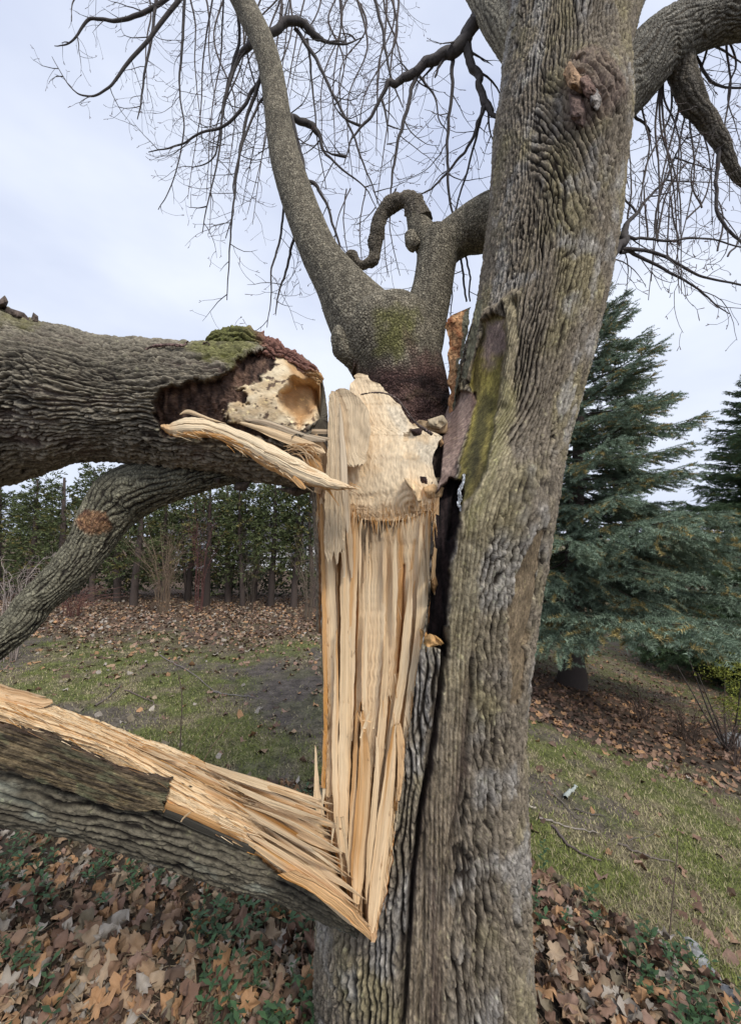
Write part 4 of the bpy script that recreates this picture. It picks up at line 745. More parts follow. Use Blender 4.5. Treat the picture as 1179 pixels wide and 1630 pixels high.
traced = [
 [(425, 112, 2.24, 5), (402, 148, 2.3, 4), (366, 193, 2.35, 3.2), (316, 214, 2.4, 2.4), (275, 234, 2.45, 1.8), (237, 243, 2.5, 1)],
 [(418, 118, 2.24, 4.5), (392, 188, 2.3, 3.6), (384, 229, 2.3, 3), (377, 290, 2.3, 2.4), (369, 356, 2.3, 2), (364, 417, 2.3, 1.5), (361, 478, 2.3, 1)],
 [(412, 68, 2.3, 7), (396, 78, 2.35, 6), (375, 105, 2.4, 4), (356, 168, 2.4, 3), (350, 230, 2.4, 2), (331, 325, 2.4, 1.4), (322, 372, 2.4, .9)],
 [(252, -20, 2.7, 4), (244, 50, 2.7, 3), (232, 110, 2.7, 2.4), (226, 150, 2.7, 2), (219, 190, 2.7, 1)],
 [(296, -20, 2.8, 3.5), (292, 60, 2.8, 3), (285, 140, 2.8, 2), (292, 205, 2.8, 1.6), (277, 285, 2.8, 1.2), (252, 335, 2.8, .8)],
 [(300, -20, 2.6, 5), (240, 62, 2.6, 4), (203, 102, 2.6, 3.4), (170, 142, 2.6, 2.4), (137, 152, 2.6, 1.8), (110, 135, 2.6, 1.2), (84, 90, 2.6, .6)],
 [(300, -30, 2.7, 5), (250, 10, 2.7, 4.6), (218, 26, 2.7, 4.4), (178, 34, 2.7, 3.6), (140, 32, 2.7, 3), (110, 70, 2.7, 1.6), (86, 72, 2.7, .8)],
 [(376, -10, 2.5, 4), (383, 60, 2.5, 3.5), (370, 110, 2.5, 3), (354, 180, 2.5, 2.4), (340, 250, 2.5, 1.6), (305, 268, 2.5, 1)],
 [(422, 150, 2.2, 3), (405, 180, 2.2, 2.6), (385, 232, 2.2, 2.4), (372, 290, 2.2, 2), (372, 330, 2.2, 1.4), (360, 380, 2.2, 1)],
 [(440, 168, 2.14, 5), (455, 183, 2.15, 6), (470, 186, 2.15, 6), (490, 200, 2.18, 6), (508, 216, 2.2, 5), (515, 240, 2.2, 3), (540, 268, 2.2, 2.2), (580, 300, 2.2, 1.4), (600, 335, 2.2, .9)],
 [(448, 178, 2.12, 5), (466, 190, 2.12, 4.5), (478, 240, 2.12, 4.5), (487, 280, 2.1, 5), (505, 295, 2.1, 4), (522, 325, 2.1, 3), (534, 370, 2.1, 2.6), (548, 410, 2.1, 2), (560, 452, 2.1, 1.2)],
 [(430, 55, 2.3, 6), (445, 42, 2.3, 7), (462, 35, 2.3, 7), (480, 38, 2.32, 6.5), (500, 55, 2.35, 6), (520, 66, 2.4, 3.5), (550, 70, 2.4, 2), (580, 60, 2.45, 1)],
 [(470, 45, 2.35, 4), (495, 80, 2.35, 4), (515, 120, 2.35, 3.6), (540, 170, 2.35, 3), (565, 225, 2.35, 2.4), (590, 290, 2.35, 1.6), (612, 350, 2.3, 1)],
 [(490, 60, 2.4, 3), (494, 110, 2.4, 2.6), (500, 160, 2.4, 2), (506, 230, 2.4, 1.4), (520, 300, 2.4, .9)],
 [(452, 320, 1.98, 2.6), (450, 350, 2, 2.6), (443, 395, 2, 2.4), (432, 425, 2, 2), (432, 470, 2, 1.4), (424, 520, 2, .8)],
 [(470, 370, 1.96, 3.2), (462, 400, 1.98, 3), (455, 430, 2, 2.6), (445, 460, 2, 2), (438, 500, 2, 1.2)],
 [(762, 26, 1.85, 13), (745, 50, 1.88, 12), (732, 74, 1.9, 12), (712, 86, 1.92, 10), (692, 92, 1.94, 9), (672, 104, 1.96, 8), (656, 117, 1.98, 7.5), (632, 128, 2, 6), (616, 138, 2, 5), (600, 165, 2.02, 4), (582, 196, 2.04, 3), (560, 225, 2.05, 2), (548, 262, 2.05, 1)],
 [(738, 66, 1.9, 9), (746, 92, 1.9, 7.5), (756, 112, 1.9, 7), (764, 140, 1.9, 6), (773, 163, 1.9, 7), (783, 180, 1.88, 5), (800, 190, 1.85, 4)],
 [(773, 165, 1.9, 5), (762, 195, 1.9, 4), (742, 240, 1.92, 3), (714, 270, 1.94, 2.6), (690, 300, 1.95, 2), (660, 312, 1.95, 1.2)],
 [(720, 88, 1.93, 5), (720, 130, 1.93, 4), (713, 180, 1.93, 3.6), (712, 240, 1.93, 3.2), (713, 290, 1.93, 3), (722, 345, 1.93, 2.2), (720, 362, 1.9, 1.6)],
 [(663, 114, 1.98, 5), (655, 145, 1.98, 4.4), (644, 190, 1.98, 4), (633, 230, 1.98, 3.4), (625, 275, 1.98, 2.6), (622, 318, 1.98, 1.4)],
 [(668, 122, 1.96, 3), (690, 150, 1.98, 2), (700, 190, 1.98, 1.5), (712, 215, 1.98, .8)],
 [(712, 82, 1.93, 4), (700, 100, 1.93, 3.4), (692, 124, 1.93, 2)],
 [(768, 170, 1.9, 4), (758, 220, 1.95, 2.6), (735, 300, 1.95, 2), (720, 350, 1.95, 1.6), (690, 410, 1.95, .8)],
 [(596, -10, 2.5, 4), (612, 60, 2.5, 3.4), (622, 120, 2.5, 2.4), (640, 170, 2.5, 1.2)],
 [(730, 408, 1.8, 2.4), (736, 440, 1.8, 2.4), (740, 478, 1.8, 2)], [(742, 406, 1.8, 2.2), (746, 440, 1.8, 2), (748, 480, 1.8, 1.6)], [(714, 420, 1.82, 1.6), (718, 460, 1.82, 1.4), (716, 520, 1.82, .8)],
 [(980, 165, 1.62, 4), (1005, 180, 1.65, 3.2), (1022, 195, 1.66, 2.6), (1035, 210, 1.68, 1.4)],
 [(955, 418, 1.5, 9), (972, 405, 1.52, 8), (985, 392, 1.54, 8), (993, 378, 1.56, 7), (1000, 358, 1.58, 5), (1030, 318, 1.62, 3), (1058, 285, 1.66, 2.4), (1080, 240, 1.7, 1.8), (1100, 205, 1.74, 1)],
 [(980, 398, 1.54, 5), (1005, 398, 1.56, 4), (1045, 402, 1.6, 3.4), (1080, 420, 1.62, 3), (1120, 440, 1.65, 2.4), (1185, 456, 1.7, 2)],
 [(985, 402, 1.55, 4.5), (1010, 405, 1.58, 3.6), (1050, 425, 1.6, 3), (1090, 446, 1.62, 2.4), (1130, 478, 1.64, 1.6), (1160, 500, 1.66, .9)],
 [(990, 372, 1.56, 4), (1020, 378, 1.58, 3), (1060, 384, 1.6, 2.6), (1110, 378, 1.64, 2), (1190, 396, 1.7, 1.4)],
 [(1143, 225, 1.6, 5), (1140, 262, 1.6, 4), (1138, 300, 1.6, 3.6), (1145, 340, 1.6, 3.4), (1160, 372, 1.6, 3), (1190, 395, 1.6, 2.4)],
 [(1085, 70, 1.6, 4), (1110, 100, 1.62, 3), (1130, 128, 1.62, 3), (1155, 137, 1.62, 2.4), (1195, 140, 1.62, 2)],
 [(1100, 50, 1.6, 3), (1150, 80, 1.65, 2), (1190, 110, 1.7, 1)],
 [(1010, 130, 1.62, 2.4), (1010, 170, 1.64, 2), (990, 240, 1.66, 1.6), (1000, 300, 1.68, .8)],
]
for pth in traced:
    hang('hanging_branch', pth, tree, rg, dens=7.5, length=.5, depth=2)
# finer pendulous branches over the whole crown
pend = []
for i in range(42):
    x = rg.choice([rg.uniform(150, 640), rg.uniform(280, 640), rg.uniform(1000, 1175)]); y0 = rg.uniform(-60, -10) if x < 700 else float(np.interp(x, [1000, 1070, 1179], [112, 62, 26])); Ln = rg.uniform(150, 420) * (1 if x > 260 else .6); D = rg.uniform(2.4, 3.6) if x < 700 else 1.62; dx = rg.uniform(-70, 40)
    bx_ = rg.uniform(-26, 26); pend.append([(x, y0, D, 2.6), (x + dx * .25 + bx_, y0 + Ln * .3, D, 2.1), (x + dx * .6 - bx_ * .4, y0 + Ln * .6, D, 1.5), (x + dx, y0 + Ln, D, .7)])
for i in range(11):
    x = rg.uniform(995, 1165); y0 = rg.uniform(330, 420); pend.append([(x, y0, 2.2, 2), (x + rg.uniform(-20, 40), y0 - rg.uniform(30, 80), 2.2, 1.6), (x + rg.uniform(-10, 80), y0 - rg.uniform(90, 180), 2.2, .7)])
for i in range(5):
    x = rg.uniform(540, 660); pend.append([(x, 300, 2.2, 1.6), (x - rg.uniform(0, 30), 360, 2.2, 1.2), (x - rg.uniform(-10, 40), 440, 2.2, .7)])
for pth in pend: hang('hanging_branch', pth, tree, rg, dens=6, length=.5, depth=2, k=4, col=(.12, .1, .09))

# loose hair-like fibres on the torn wood
rf = random.Random(33)
def hairs(name, parent, n, samp, spread):
    mb = MB()
    for _ in range(n):
        x, y, dx, dy, D = samp(); L_ = rf.uniform(6, 34); k = L_ / math.hypot(dx, dy); ox, oy = rf.gauss(0, spread), rf.gauss(0, spread)
        a = P(x, y, D); m_ = P(x + dx * k * .5 + ox * .3, y + dy * k * .5 + oy * .3, D - .004); e = P(x + dx * k + ox, y + dy * k + oy, D - rf.uniform(.003, .016))
        c = rf.choice([CREAM, CREAM, TAN, ORANGE, np.array((.3, .17, .08))]); mb.tube3([a, m_, e], [rf.uniform(.0006, .0016), .0008, .0003], 3, c)
    o = mb.build(name, M['wood'], parent); o['kind'] = 'stuff'
def s_face():
    y = rf.choice([rf.uniform(800, 1480), rf.uniform(806, 832), rf.uniform(1100, 1300)]); xl, xr = np.interp(y, [r_[0] for r_ in rowsF], [r_[1] for r_ in rowsF]), np.interp(y, [r_[0] for r_ in rowsF], [r_[2] for r_ in rowsF])
    x = rf.choice([rf.uniform(xl + 2, xr - 2), xl + rf.uniform(0, 5), xr - rf.uniform(0, 5)]); return x, y, rf.gauss(0, .12), rf.choice([-1, -1, 1]), float(Dsp(x, y)) - .022
hairs('fibres', face, 520, s_face, 2.5)
def s_lip():
    x = rf.uniform(558, 690); y = float(np.interp(x, [555, 575, 600, 640, 665, 690], [812, 826, 830, 827, 818, 806])) - rf.uniform(-2, 7); return x, y, rf.gauss(0, .12), rf.choice([1, 1, -1]), float(Dsp(x, y)) - .024
hairs('fibres', face, 95, s_lip, 3.5)
def s_slab():
    x = rf.uniform(0, 560); k = rf.random(); y = float(np.interp(x, [q[0] for q in top], [q[1] for q in top]) * (1 - k) + np.interp(x, [q[0] for q in low], [q[1] for q in low]) * k); return x, y, 1, .42 + rf.gauss(0, .1), float(Dslab(x, y)) - .042
hairs('fibres', slab, 190, s_slab, 2)
def s_tong():
    x = rf.uniform(270, 560); return x, float(np.interp(x, [270, 330, 420, 470, 560], [690, 690, 735, 762, 778])) - rf.uniform(-3, 10), 1, .45 + rf.gauss(0, .15), float(np.interp(x, [270, 380, 470, 570], [1.26, 1.22, 1.17, 1.11]))
hairs('fibres', limb, 120, s_tong, 3)
# ================================================================== CONIFERS
def needle_tris(cen, dirs, rng, n_per, ln, wd, base, jitter=.25):
    """thin triangles round many short twig segments"""
    n = len(cen); c = np.repeat(cen, n_per, 0); d = np.repeat(dirs, n_per, 0); m = len(c)
    r = rng.normal(size=(m, 3)); r -= (r * d).sum(1)[:, None] * d; r /= np.linalg.norm(r, axis=1)[:, None] + 1e-9
    v = r * .85 + d * .6; v[:, 2] += .15; v /= np.linalg.norm(v, axis=1)[:, None]
    s_ = np.cross(v, rng.normal(size=(m, 3))); s_ /= np.linalg.norm(s_, axis=1)[:, None] + 1e-9
    L_ = ln * rng.uniform(.6, 1.2, m)[:, None]; p = c + d * rng.uniform(-.01, .01, m)[:, None]
    V = np.stack([p - s_ * wd / 2, p + s_ * wd / 2, p + v * L_], 1).reshape(-1, 3)
    col = np.repeat(np.repeat(base, n_per, 0) * rng.uniform(.7, 1.35, m)[:, None], 3, 0)
    return V, np.arange(m * 3).reshape(-1, 3), col
def bough_mesh(name, seed, L_=2.4, wide=.85, ln=.042, col=(.075, .10, .06), tip=(.23, .30, .21), dead=.2):
    rng = np.random.RandomState(seed); cen, dr, bc = [], [], []; mb = MB()
    n = 30; x = np.linspace(0, L_, n); z = -.10 * np.sin(x / L_ * 2.2) * L_ * .5 + .06 * (x / L_) ** 3 * L_; y = .04 * np.sin(x * 2 + seed)
    main = np.stack([x, y, z], 1); mb.tube3(main, np.linspace(.022, .004, n), 4, (.07, .055, .045))
    def line_n(a, b, droop, t0):
        k = max(2, int(np.linalg.norm(b - a) / .016)); t = np.linspace(0, 1, k)[:, None]; q = a + (b - a) * t; q[:, 2] -= droop * t[:, 0] ** 2
        d = np.gradient(q, axis=0); d /= np.linalg.norm(d, axis=1)[:, None] + 1e-9
        tt = np.clip(t0 + t[:, 0] * .5, 0, 1); cen.append(q); dr.append(d)
        br = rng.rand() < dead
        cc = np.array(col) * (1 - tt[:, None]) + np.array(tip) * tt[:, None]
        if br: cc = cc * np.array((1.7, 1.05, .62))
        bc.append(cc); return q
    line_n(main[int(n * .5)], main[-1], 0, .6)
    for i in range(22):
        t = .12 + .86 * i / 22; p = np.array([np.interp(t * L_, x, main[:, j]) for j in range(3)])
        for sgn in (-1, 1):
            l_ = wide * L_ * .5 * (1.05 - t) ** .65 * rng.uniform(.6, 1.1); a = rng.uniform(.65, 1.0)
            e = p + np.array([math.cos(a) * l_, sgn * math.sin(a) * l_, rng.uniform(-.22, .14)])
            q = line_n(p + (e - p) * (.25 if t < .5 else .02), e, .10 * l_, t * .6); mb.tube3(q[::max(1, len(q) // 6)], np.full(len(q[::max(1, len(q) // 6)]), .0035), 3, (.08, .06, .05))
            for j in range(int(l_ / .06)):
                tq = rng.uniform(.25, 1); pp = q[int(tq * (len(q) - 1))]; l2 = rng.uniform(.08, .26); a2 = a + rng.choice([-1, 1]) * rng.uniform(.5, .9)
                line_n(pp, pp + np.array([math.cos(a2) * l2, sgn * math.sin(a2) * l2, rng.uniform(-.07, .02)]), .02, t * .6 + .25)
    cen, dr, bc = np.vstack(cen), np.vstack(dr), np.vstack(bc)
    V, F, cc = needle_tris(cen, dr, rng, 7, ln, .0085, bc)
    q = np.vstack(mb.V); fq = np.vstack(mb.F); fq = np.vstack([fq[:, :3], fq[:, [0, 2, 3]]])
    return me_make(name, np.vstack([V, q]), np.vstack([F, fq + len(V)]), M['needle'], np.vstack([cc, np.vstack(mb.c)]), None, False)
BOUGH = [bough_mesh('spruce_bough', 100 + i, dead=.11) for i in range(5)]
BOUGHG = [bough_mesh('spruce_bough', 120 + i, col=(.04, .065, .034), tip=(.09, .14, .065), dead=.08) for i in range(3)]
def inst(name, me, parent, loc, rot, sc):
    o = bpy.data.objects.new(name, me); C.objects.link(o); o.parent = parent; o.location = loc; o.rotation_euler = rot; o.scale = (sc, sc, sc) if np.ndim(sc) == 0 else sc; return o
def spruce(px, D, H, Rb, nb, label, meshes, seed, zlow=.7, lean=.0, rt=.17, skip_back=False):
    rng = random.Random(seed); x = float(P(px, 900, D)[0]); z0 = float(gz(x, D)); t = empty('spruce_tree', (x, D, z0)); tag(t, label, 'spruce tree', 'conifers on the right of the lawn')
    mb = MB(); hs = np.linspace(-.2, H, 24); rr_ = rt * (1 - np.clip(hs, 0, H) / H) ** .8 + .012; rr_[:2] *= 1.35
    mb.tube3(np.stack([x + lean * hs / H + .02 * np.sin(hs * 2), D + 0 * hs, z0 + hs], 1), rr_, 14, (.075, .06, .052)); o = mb.build('trunk', M['bark'], t)
    for i in range(nb):
        k = (i + rng.random()) / nb; h_ = zlow + (H - zlow) * (k ** .85); ln = Rb * (1 - (h_ - zlow) / (H - zlow + .15)) ** .8 * rng.uniform(.78, 1.1) + .12
        az = i * 2.399 + rng.uniform(-.3, .3); pitch = R(rng.uniform(2, 14)) - R(34) * (k ** 1.3) 
        inst('bough', rng.choice(meshes), t, (lean * h_ / H, 0, h_), (rng.uniform(-.35, .35), pitch + rng.uniform(-.12, .12), az), ln / 2.4 * (1.0 if ln > .8 else 1.15))
    for i in range(3): inst('bough', meshes[0], t, (lean, 0, H - .45), (0, R(-78), i * 2.1), .22)
    return t
spruce(903, 7.0, 7.0, 2.9, 104, 'blue green spruce with drooping boughs standing right behind the split maple', BOUGH, 3, zlow=1.2, lean=.42)
spruce(1240, 9.6, 7.7, 3.3, 165, 'dark green spruce at the right edge behind the blue green one', BOUGHG, 4, zlow=.3)
# bare small saplings under the spruce and brush
def bush(name, px, D, H, W, n, col, label, cat_, seed, up=.75, dens=7, group=None, droop=0., r=.006, depth=1, y0=None, tl=.35):
    rng = random.Random(seed); x = float(P(px, 900, D)[0]); z0 = float(gz(x, D)); mb = MB()
    for i in range(n):
        a = rng.uniform(0, 6.28); sp_ = rng.uniform(.1, 1) * W; h_ = H * rng.uniform(.5, 1.05)
        b0 = np.array([x + math.cos(a) * W * .12, D + math.sin(a) * W * .12, z0 - .03]); e = np.array([x + math.cos(a) * sp_, D + math.sin(a) * sp_, z0 + h_]); m_ = (b0 + e) / 2 + np.array([-math.cos(a) * sp_ * .22, -math.sin(a) * sp_ * .22, h_ * .1]); e[2] -= droop * h_
        q = smooth3([b0, m_, e, e + (e - m_) * .3 + np.array([0, 0, -droop * h_ * .4])], 12); q[1:] += np.array([[rng.gauss(0, .015) for _ in range(3)] for _ in range(11)])
        c = np.array(col) * rng.uniform(.7, 1.3); mb.tube3(q, np.linspace(r, r * .3, 12), 3, c); twigs(mb, q[3:], r * .6, rng, dens, tl * H * .5, depth, 0, c, .0018)
    o = mb.build(name, M['twig']); return tag(o, label, cat_, group)
bush('bare_shrub', 262, 9.2, 1.75, .75, 44, (.26, .19, .13), 'tall tan twiggy shrub standing alone before the cedar hedge', 'bare shrub', 1, depth=1, group='bare shrubs')
bush('bare_shrub', 120, 8.8, .75, .9, 44, (.20, .10, .08), 'low reddish brown leafless shrub between the sagging side limb and the tan shrub', 'bare shrub', 2, depth=1, group='bare shrubs', droop=.25)
bush('bare_shrub', 20, 5.6, 1.7, .9, 34, (.36, .30, .26), 'pale twiggy shrub arching at the left edge below the broken limb', 'bare shrub', 3, depth=1, group='bare shrubs', droop=.2, r=.007)
bush('bare_shrub', 492, 8.8, 1.6, .45, 24, (.24, .19, .14), 'thin grey brown shrub just left of the split trunk', 'bare shrub', 4, group='bare shrubs')
bush('bare_shrub', 400, 9.6, 1.5, .5, 12, (.1, .08, .06), 'thin dark shrub among the hedge trunks', 'bare shrub', 5, group='bare shrubs')
bush('berry_shrub', 318, 9.6, 2.3, .55, 16, (.17, .08, .07), 'slender shrub with dark red dried berries before the hedge', 'shrub', 6, group='bare shrubs')
bush('brush', 1080, 5.4, .55, .5, 26, (.13, .095, .075), 'low tangle of bare brush on the leaf bed under the spruce', 'bare shrub', 7, group='brush on the leaf bed', depth=1)
bush('brush', 1010, 5.8, .5, .45, 18, (.14, .10, .08), 'small bare brush clump beside the spruce leaf bed, left one', 'bare shrub', 8, group='brush on the leaf bed')
bush('brush', 1160, 4.8, .6, .4, 18, (.15, .11, .09), 'bare brush clump nearest the right edge of the leaf bed', 'bare shrub', 9, group='brush on the leaf bed')
# cedars of the hedge
def cedar_mesh(seed, H=3.6, W=.95, low=.9, n=420, base=(.065, .085, .032), tip=(.16, .185, .075)):
    rng = np.random.RandomState(seed); V, F, CC = [], [], []; m = 0
    mb = MB()
    for i in range(n):
        h_ = low + (H - low) * rng.rand() ** .75; a = rng.rand() * 6.28; r0 = W * (1 - .72 * ((h_ - low) / (H - low)) ** 1.5) * (.35 + .65 * rng.rand()); d = np.array([math.cos(a), math.sin(a), 0])
        p = d * r0 * .55 + np.array([0, 0, h_]); k = 16; l_ = rng.uniform(.22, .45)
        ax = d + np.array([0, 0, rng.uniform(-.5, .6)]); ax /= np.linalg.norm(ax); sd_ = np.cross(ax, rng.normal(size=3)); sd_ /= np.linalg.norm(sd_)
        t = rng.uniform(.1, 1, (k, 1)); sg = rng.choice([-1, 1], (k, 1)); c0 = p + ax * t * l_
        v = ax * .75 + sd_ * sg * .8 * (1.1 - t) + rng.normal(size=(k, 3)) * .22; v /= np.linalg.norm(v, axis=1)[:, None]
        s_ = np.cross(v, rng.normal(size=(k, 3))); s_ /= np.linalg.norm(s_, axis=1)[:, None]
        L2 = rng.uniform(.06, .13, (k, 1)); tri = np.stack([c0, c0 + v * L2 * .6 + s_ * .016, c0 + v * L2, c0 + v * L2 * .6 - s_ * .016], 1).reshape(-1, 3)
        V.append(tri); F.append(np.arange(4 * k).reshape(-1, 4) + m); m += 4 * k
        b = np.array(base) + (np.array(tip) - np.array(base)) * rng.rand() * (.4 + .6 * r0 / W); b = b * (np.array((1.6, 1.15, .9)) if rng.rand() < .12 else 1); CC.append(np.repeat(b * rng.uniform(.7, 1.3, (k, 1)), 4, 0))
        if i % 4 == 0: mb.tube3([(0, 0, h_ - .1), p * .6 + np.array([0, 0, h_ * .4 - .03]), p + ax * l_ * .8], [.01, .006, .002], 3, (.09, .07, .055))
    q, fq, c = np.vstack(mb.V), np.vstack(mb.F), np.vstack(mb.c)
    return me_make('foliage', np.vstack([np.vstack(V), q]), np.vstack([np.vstack(F), fq + m]), M['needle'], np.vstack([np.vstack(CC), c]), None, False)
CED = [cedar_mesh(i, H=3.3 + .25 * (i % 3), low=(.35, .9, 1.3, 1.0, .7)[i], n=(330, 250, 200, 240, 280)[i]) for i in range(5)]
ordn = ['leftmost', 'second', 'third', 'fourth', 'fifth', 'sixth', 'seventh', 'eighth', 'ninth', 'tenth', 'eleventh', 'twelfth', 'thirteenth', 'fourteenth', 'fifteenth', 'sixteenth', 'seventeenth', 'eighteenth', 'nineteenth', 'twentieth', 'twenty-first', 'twenty-second']
hx = [-330, -240, -150, -70, 0, 45, 100, 150, 190, 215, 262, 300, 330, 365, 388, 405, 432, 468, 500, 560, 640, 720]
rh = random.Random(9)
for i, x_ in enumerate(hx):
    D = 10.6 + rh.uniform(-.35, .6); x = float(P(x_, 900, D)[0]); z0 = float(gz(x, D)); t = empty('cedar_tree', (x, D, z0))
    tag(t, 'hedge cedar with bare lower trunk, %s from the left along the back hedge' % ordn[i], 'cedar tree', 'cedars of the back hedge')
    mb = MB(); k = rh.uniform(-.15, .15); r_ = rh.uniform(.05, .09); mb.tube3(np.array([[x, D, z0 - .1], [x + k * .3, D, z0 + .7], [x + k, D + .05, z0 + 1.8], [x + k, D, z0 + 3.2]]), [r_ * 1.25, r_, r_ * .75, r_ * .3], 8, np.array((.085, .065, .055)) * rh.uniform(.6, 1.3)); mb.build('trunk', M['bark'], t)
    if i % 2: 
        mb = MB(); k2 = rh.uniform(-.3, .3); mb.tube3(np.array([[x, D, z0 + .1], [x + k2 * .5, D, z0 + 1.0], [x + k2, D + .05, z0 + 2.4]]), [r_ * .7, r_ * .6, r_ * .3], 6, (.08, .062, .05)); mb.build('trunk', M['bark'], t)
    inst('foliage', CED[i % 5 if x_ < 330 else (2, 3, 1)[i % 3]], t, (k * .6, 0, -.05), (0, 0, rh.uniform(0, 6)), (rh.uniform(.75, .95), rh.uniform(.7, .9), rh.uniform(.82, .98)))
    if i % 3: inst('foliage', CED[(i + 2) % 5], t, (k * .6, .35, -.15), (0, 0, rh.uniform(0, 6)), (rh.uniform(.75, .95), rh.uniform(.7, .9), rh.uniform(.85, 1.02)))
# chain link fence behind the cedars
fz0 = P(-400, 900, 11.6); fn = empty('chain_link_fence', (float(fz0[0]), 11.6, 0)); tag(fn, 'rusty chain link fence running behind the cedar trunks', 'fence')
FX = np.linspace(fz0[0], 2.0, 60); mb = MB()
gzf = gz(FX, FX * 0 + 11.6)
mb.tube3(np.stack([FX, FX * 0 + 11.6, gzf + 1.15], 1), np.full(60, .02), 6, (.1, .09, .08)); mb.build('rail', M['twig'], fn)
for i in range(0, 60, 7):
    mb = MB(); mb.tube3(np.array([[FX[i], 11.62, gzf[i] - .1], [FX[i], 11.62, gzf[i] + .6], [FX[i], 11.62, gzf[i] + 1.2]]), [.028] * 3, 7, (.1, .09, .08)); mb.build('post', M['twig'], fn)
mb = MB(); st = .09
for x in np.arange(FX[0], FX[-1], st):
    for sg in (-1, 1):
        k = np.linspace(0, 1.1, 3); z = float(gz(x, 11.6)); mb.tube3(np.stack([x + sg * k, 11.6 + 0 * k, z + k + .02], 1), [.0035] * 3, 3, (.08, .075, .07))
mm = mb.build('mesh', M['twig'], fn); mm['kind'] = 'stuff'
# ================================================================== BEYOND
far_ = MB(); rng = np.random.RandomState(4); brown = MB(); rb = random.Random(12)
def leafcloud(mb, cx, cy, cz, rx, ry, rz, n, sz, c0, c1, rng):
    p = rng.normal(size=(n, 3)); p /= np.linalg.norm(p, axis=1)[:, None]; p *= rng.rand(n, 1) ** .4
    p = p * (rx, ry, rz) + (cx, cy, cz); v = rng.normal(size=(n, 3)); v /= np.linalg.norm(v, axis=1)[:, None]; s_ = np.cross(v, rng.normal(size=(n, 3))); s_ /= np.linalg.norm(s_, axis=1)[:, None]
    V = np.stack([p - v * sz, p + s_ * sz * .5, p + v * sz, p - s_ * sz * .5], 1).reshape(-1, 3); t = rng.rand(n, 1)
    mb.raw(V, np.arange(4 * n).reshape(-1, 4), np.repeat(np.array(c0) * (1 - t) + np.array(c1) * t, 4, 0))
for i in range(46):
    x = -36 + i * 1.9 + rng.uniform(-.6, .6); y = rng.uniform(26, 34); z = float(gz(x, y)); leafcloud(far_, x, y, z + 2.0, 1.9, 1.2, rng.uniform(1.6, 3.2), 620, .2, (.08, .095, .045), (.19, .17, .10), rng)
for i in range(26):
    x = 2.0 + i * .62 + rng.uniform(-.2, .2); y = rng.uniform(12.5, 17); z = float(gz(x, y)); leafcloud(brown, x, y, z + 1.0, .7, .6, rng.uniform(.7, 1.5), 260, .06, (.10, .085, .04), (.22, .16, .10), rng)
    for j in range(7):
        e = np.array([x + rb.uniform(-.8, .8), y + rb.uniform(-.3, .3), z + rb.uniform(1.2, 3.0)]); q = cat([(x, y, z - .1), (x + (e[0] - x) * .3, y, z + (e[2] - z) * .5), e], 8); brown.tube3(q, np.linspace(.015, .004, 8), 3, (.2, .15, .12)); twigs(brown, q[2:], .006, rb, 3, .8, 1, 0, (.2, .15, .12), .003)
o = brown.build('brush_thicket', M['needle'], None, False); tag(o, 'tan and olive brushy thicket on the slope behind the spruce', 'thicket', kind='stuff')
o = far_.build('far_hedge', M['needle'], None, False); tag(o, 'muted olive and tan thicket in the distance beyond the fence', 'thicket', kind='stuff')
und = MB()
for i in range(30):
    x = -11 + i * .42 + rng.uniform(-.2, .2); z = float(gz(x, 12.4)); leafcloud(und, x, 12.4, z + rng.uniform(.3, .8), .5, .3, rng.uniform(.4, .7), 260, .06, (.035, .045, .02), (.10, .13, .04), rng)
o = und.build('undergrowth', M['needle'], None, False); tag(o, 'dark ivy undergrowth behind the chain link fence', 'undergrowth', kind='stuff')
# pale house glimpsed through the hedge
def box(x0, x1, y0, y1, z0, z1):
    v = np.array([(x, y, z) for z in (z0, z1) for y in (y0, y1) for x in (x0, x1)], float)
    return v, np.array([[0, 2, 3, 1], [4, 5, 7, 6], [0, 1, 5, 4], [2, 6, 7, 3], [0, 4, 6, 2], [1, 3, 7, 5]])
M['paint'] = mat('white_siding', (.6, .61, .62), .7); M['roof'] = mat('dark_roof', (.09, .085, .085), .9); M['glass'] = mat('window_glass', (.05, .06, .07), .15, spec=.6); M['blue'] = mat('blue_plastic', (.05, .16, .5), .5)
def pbox(name, m, parent, *b):
    v, f = box(*b); return mk(name, v, f, m, parent, None, None, False)
hs = empty('house', (-5.5, 22, 0)); tag(hs, 'pale house with dark roof barely visible through the cedar hedge', 'house')
for k in range(9): pbox('siding_board', M['paint'], hs, -10.5, -2.5, 22 + (k % 2) * .004, 24, -.4 + k * .25, -.4 + k * .25 + .235)
v = np.array([(-11, 21.6, 1.85), (-2, 21.6, 1.85), (-2, 23.5, 2.9), (-11, 23.5, 2.9), (-11, 25.4, 1.85), (-2, 25.4, 1.85)], float); mk('roof', v, np.array([[0, 1, 2, 3], [3, 2, 5, 4]]), M['roof'], hs, None, None, False)
for x in (-9.4, -6.9, -4.2):
    w_ = pbox('window', M['paint'], hs, x - .06, x + .86, 21.93, 21.99, .35, 1.45); g_ = pbox('pane', M['glass'], w_, x, x + .8, 21.9, 21.925, .42, 1.38)
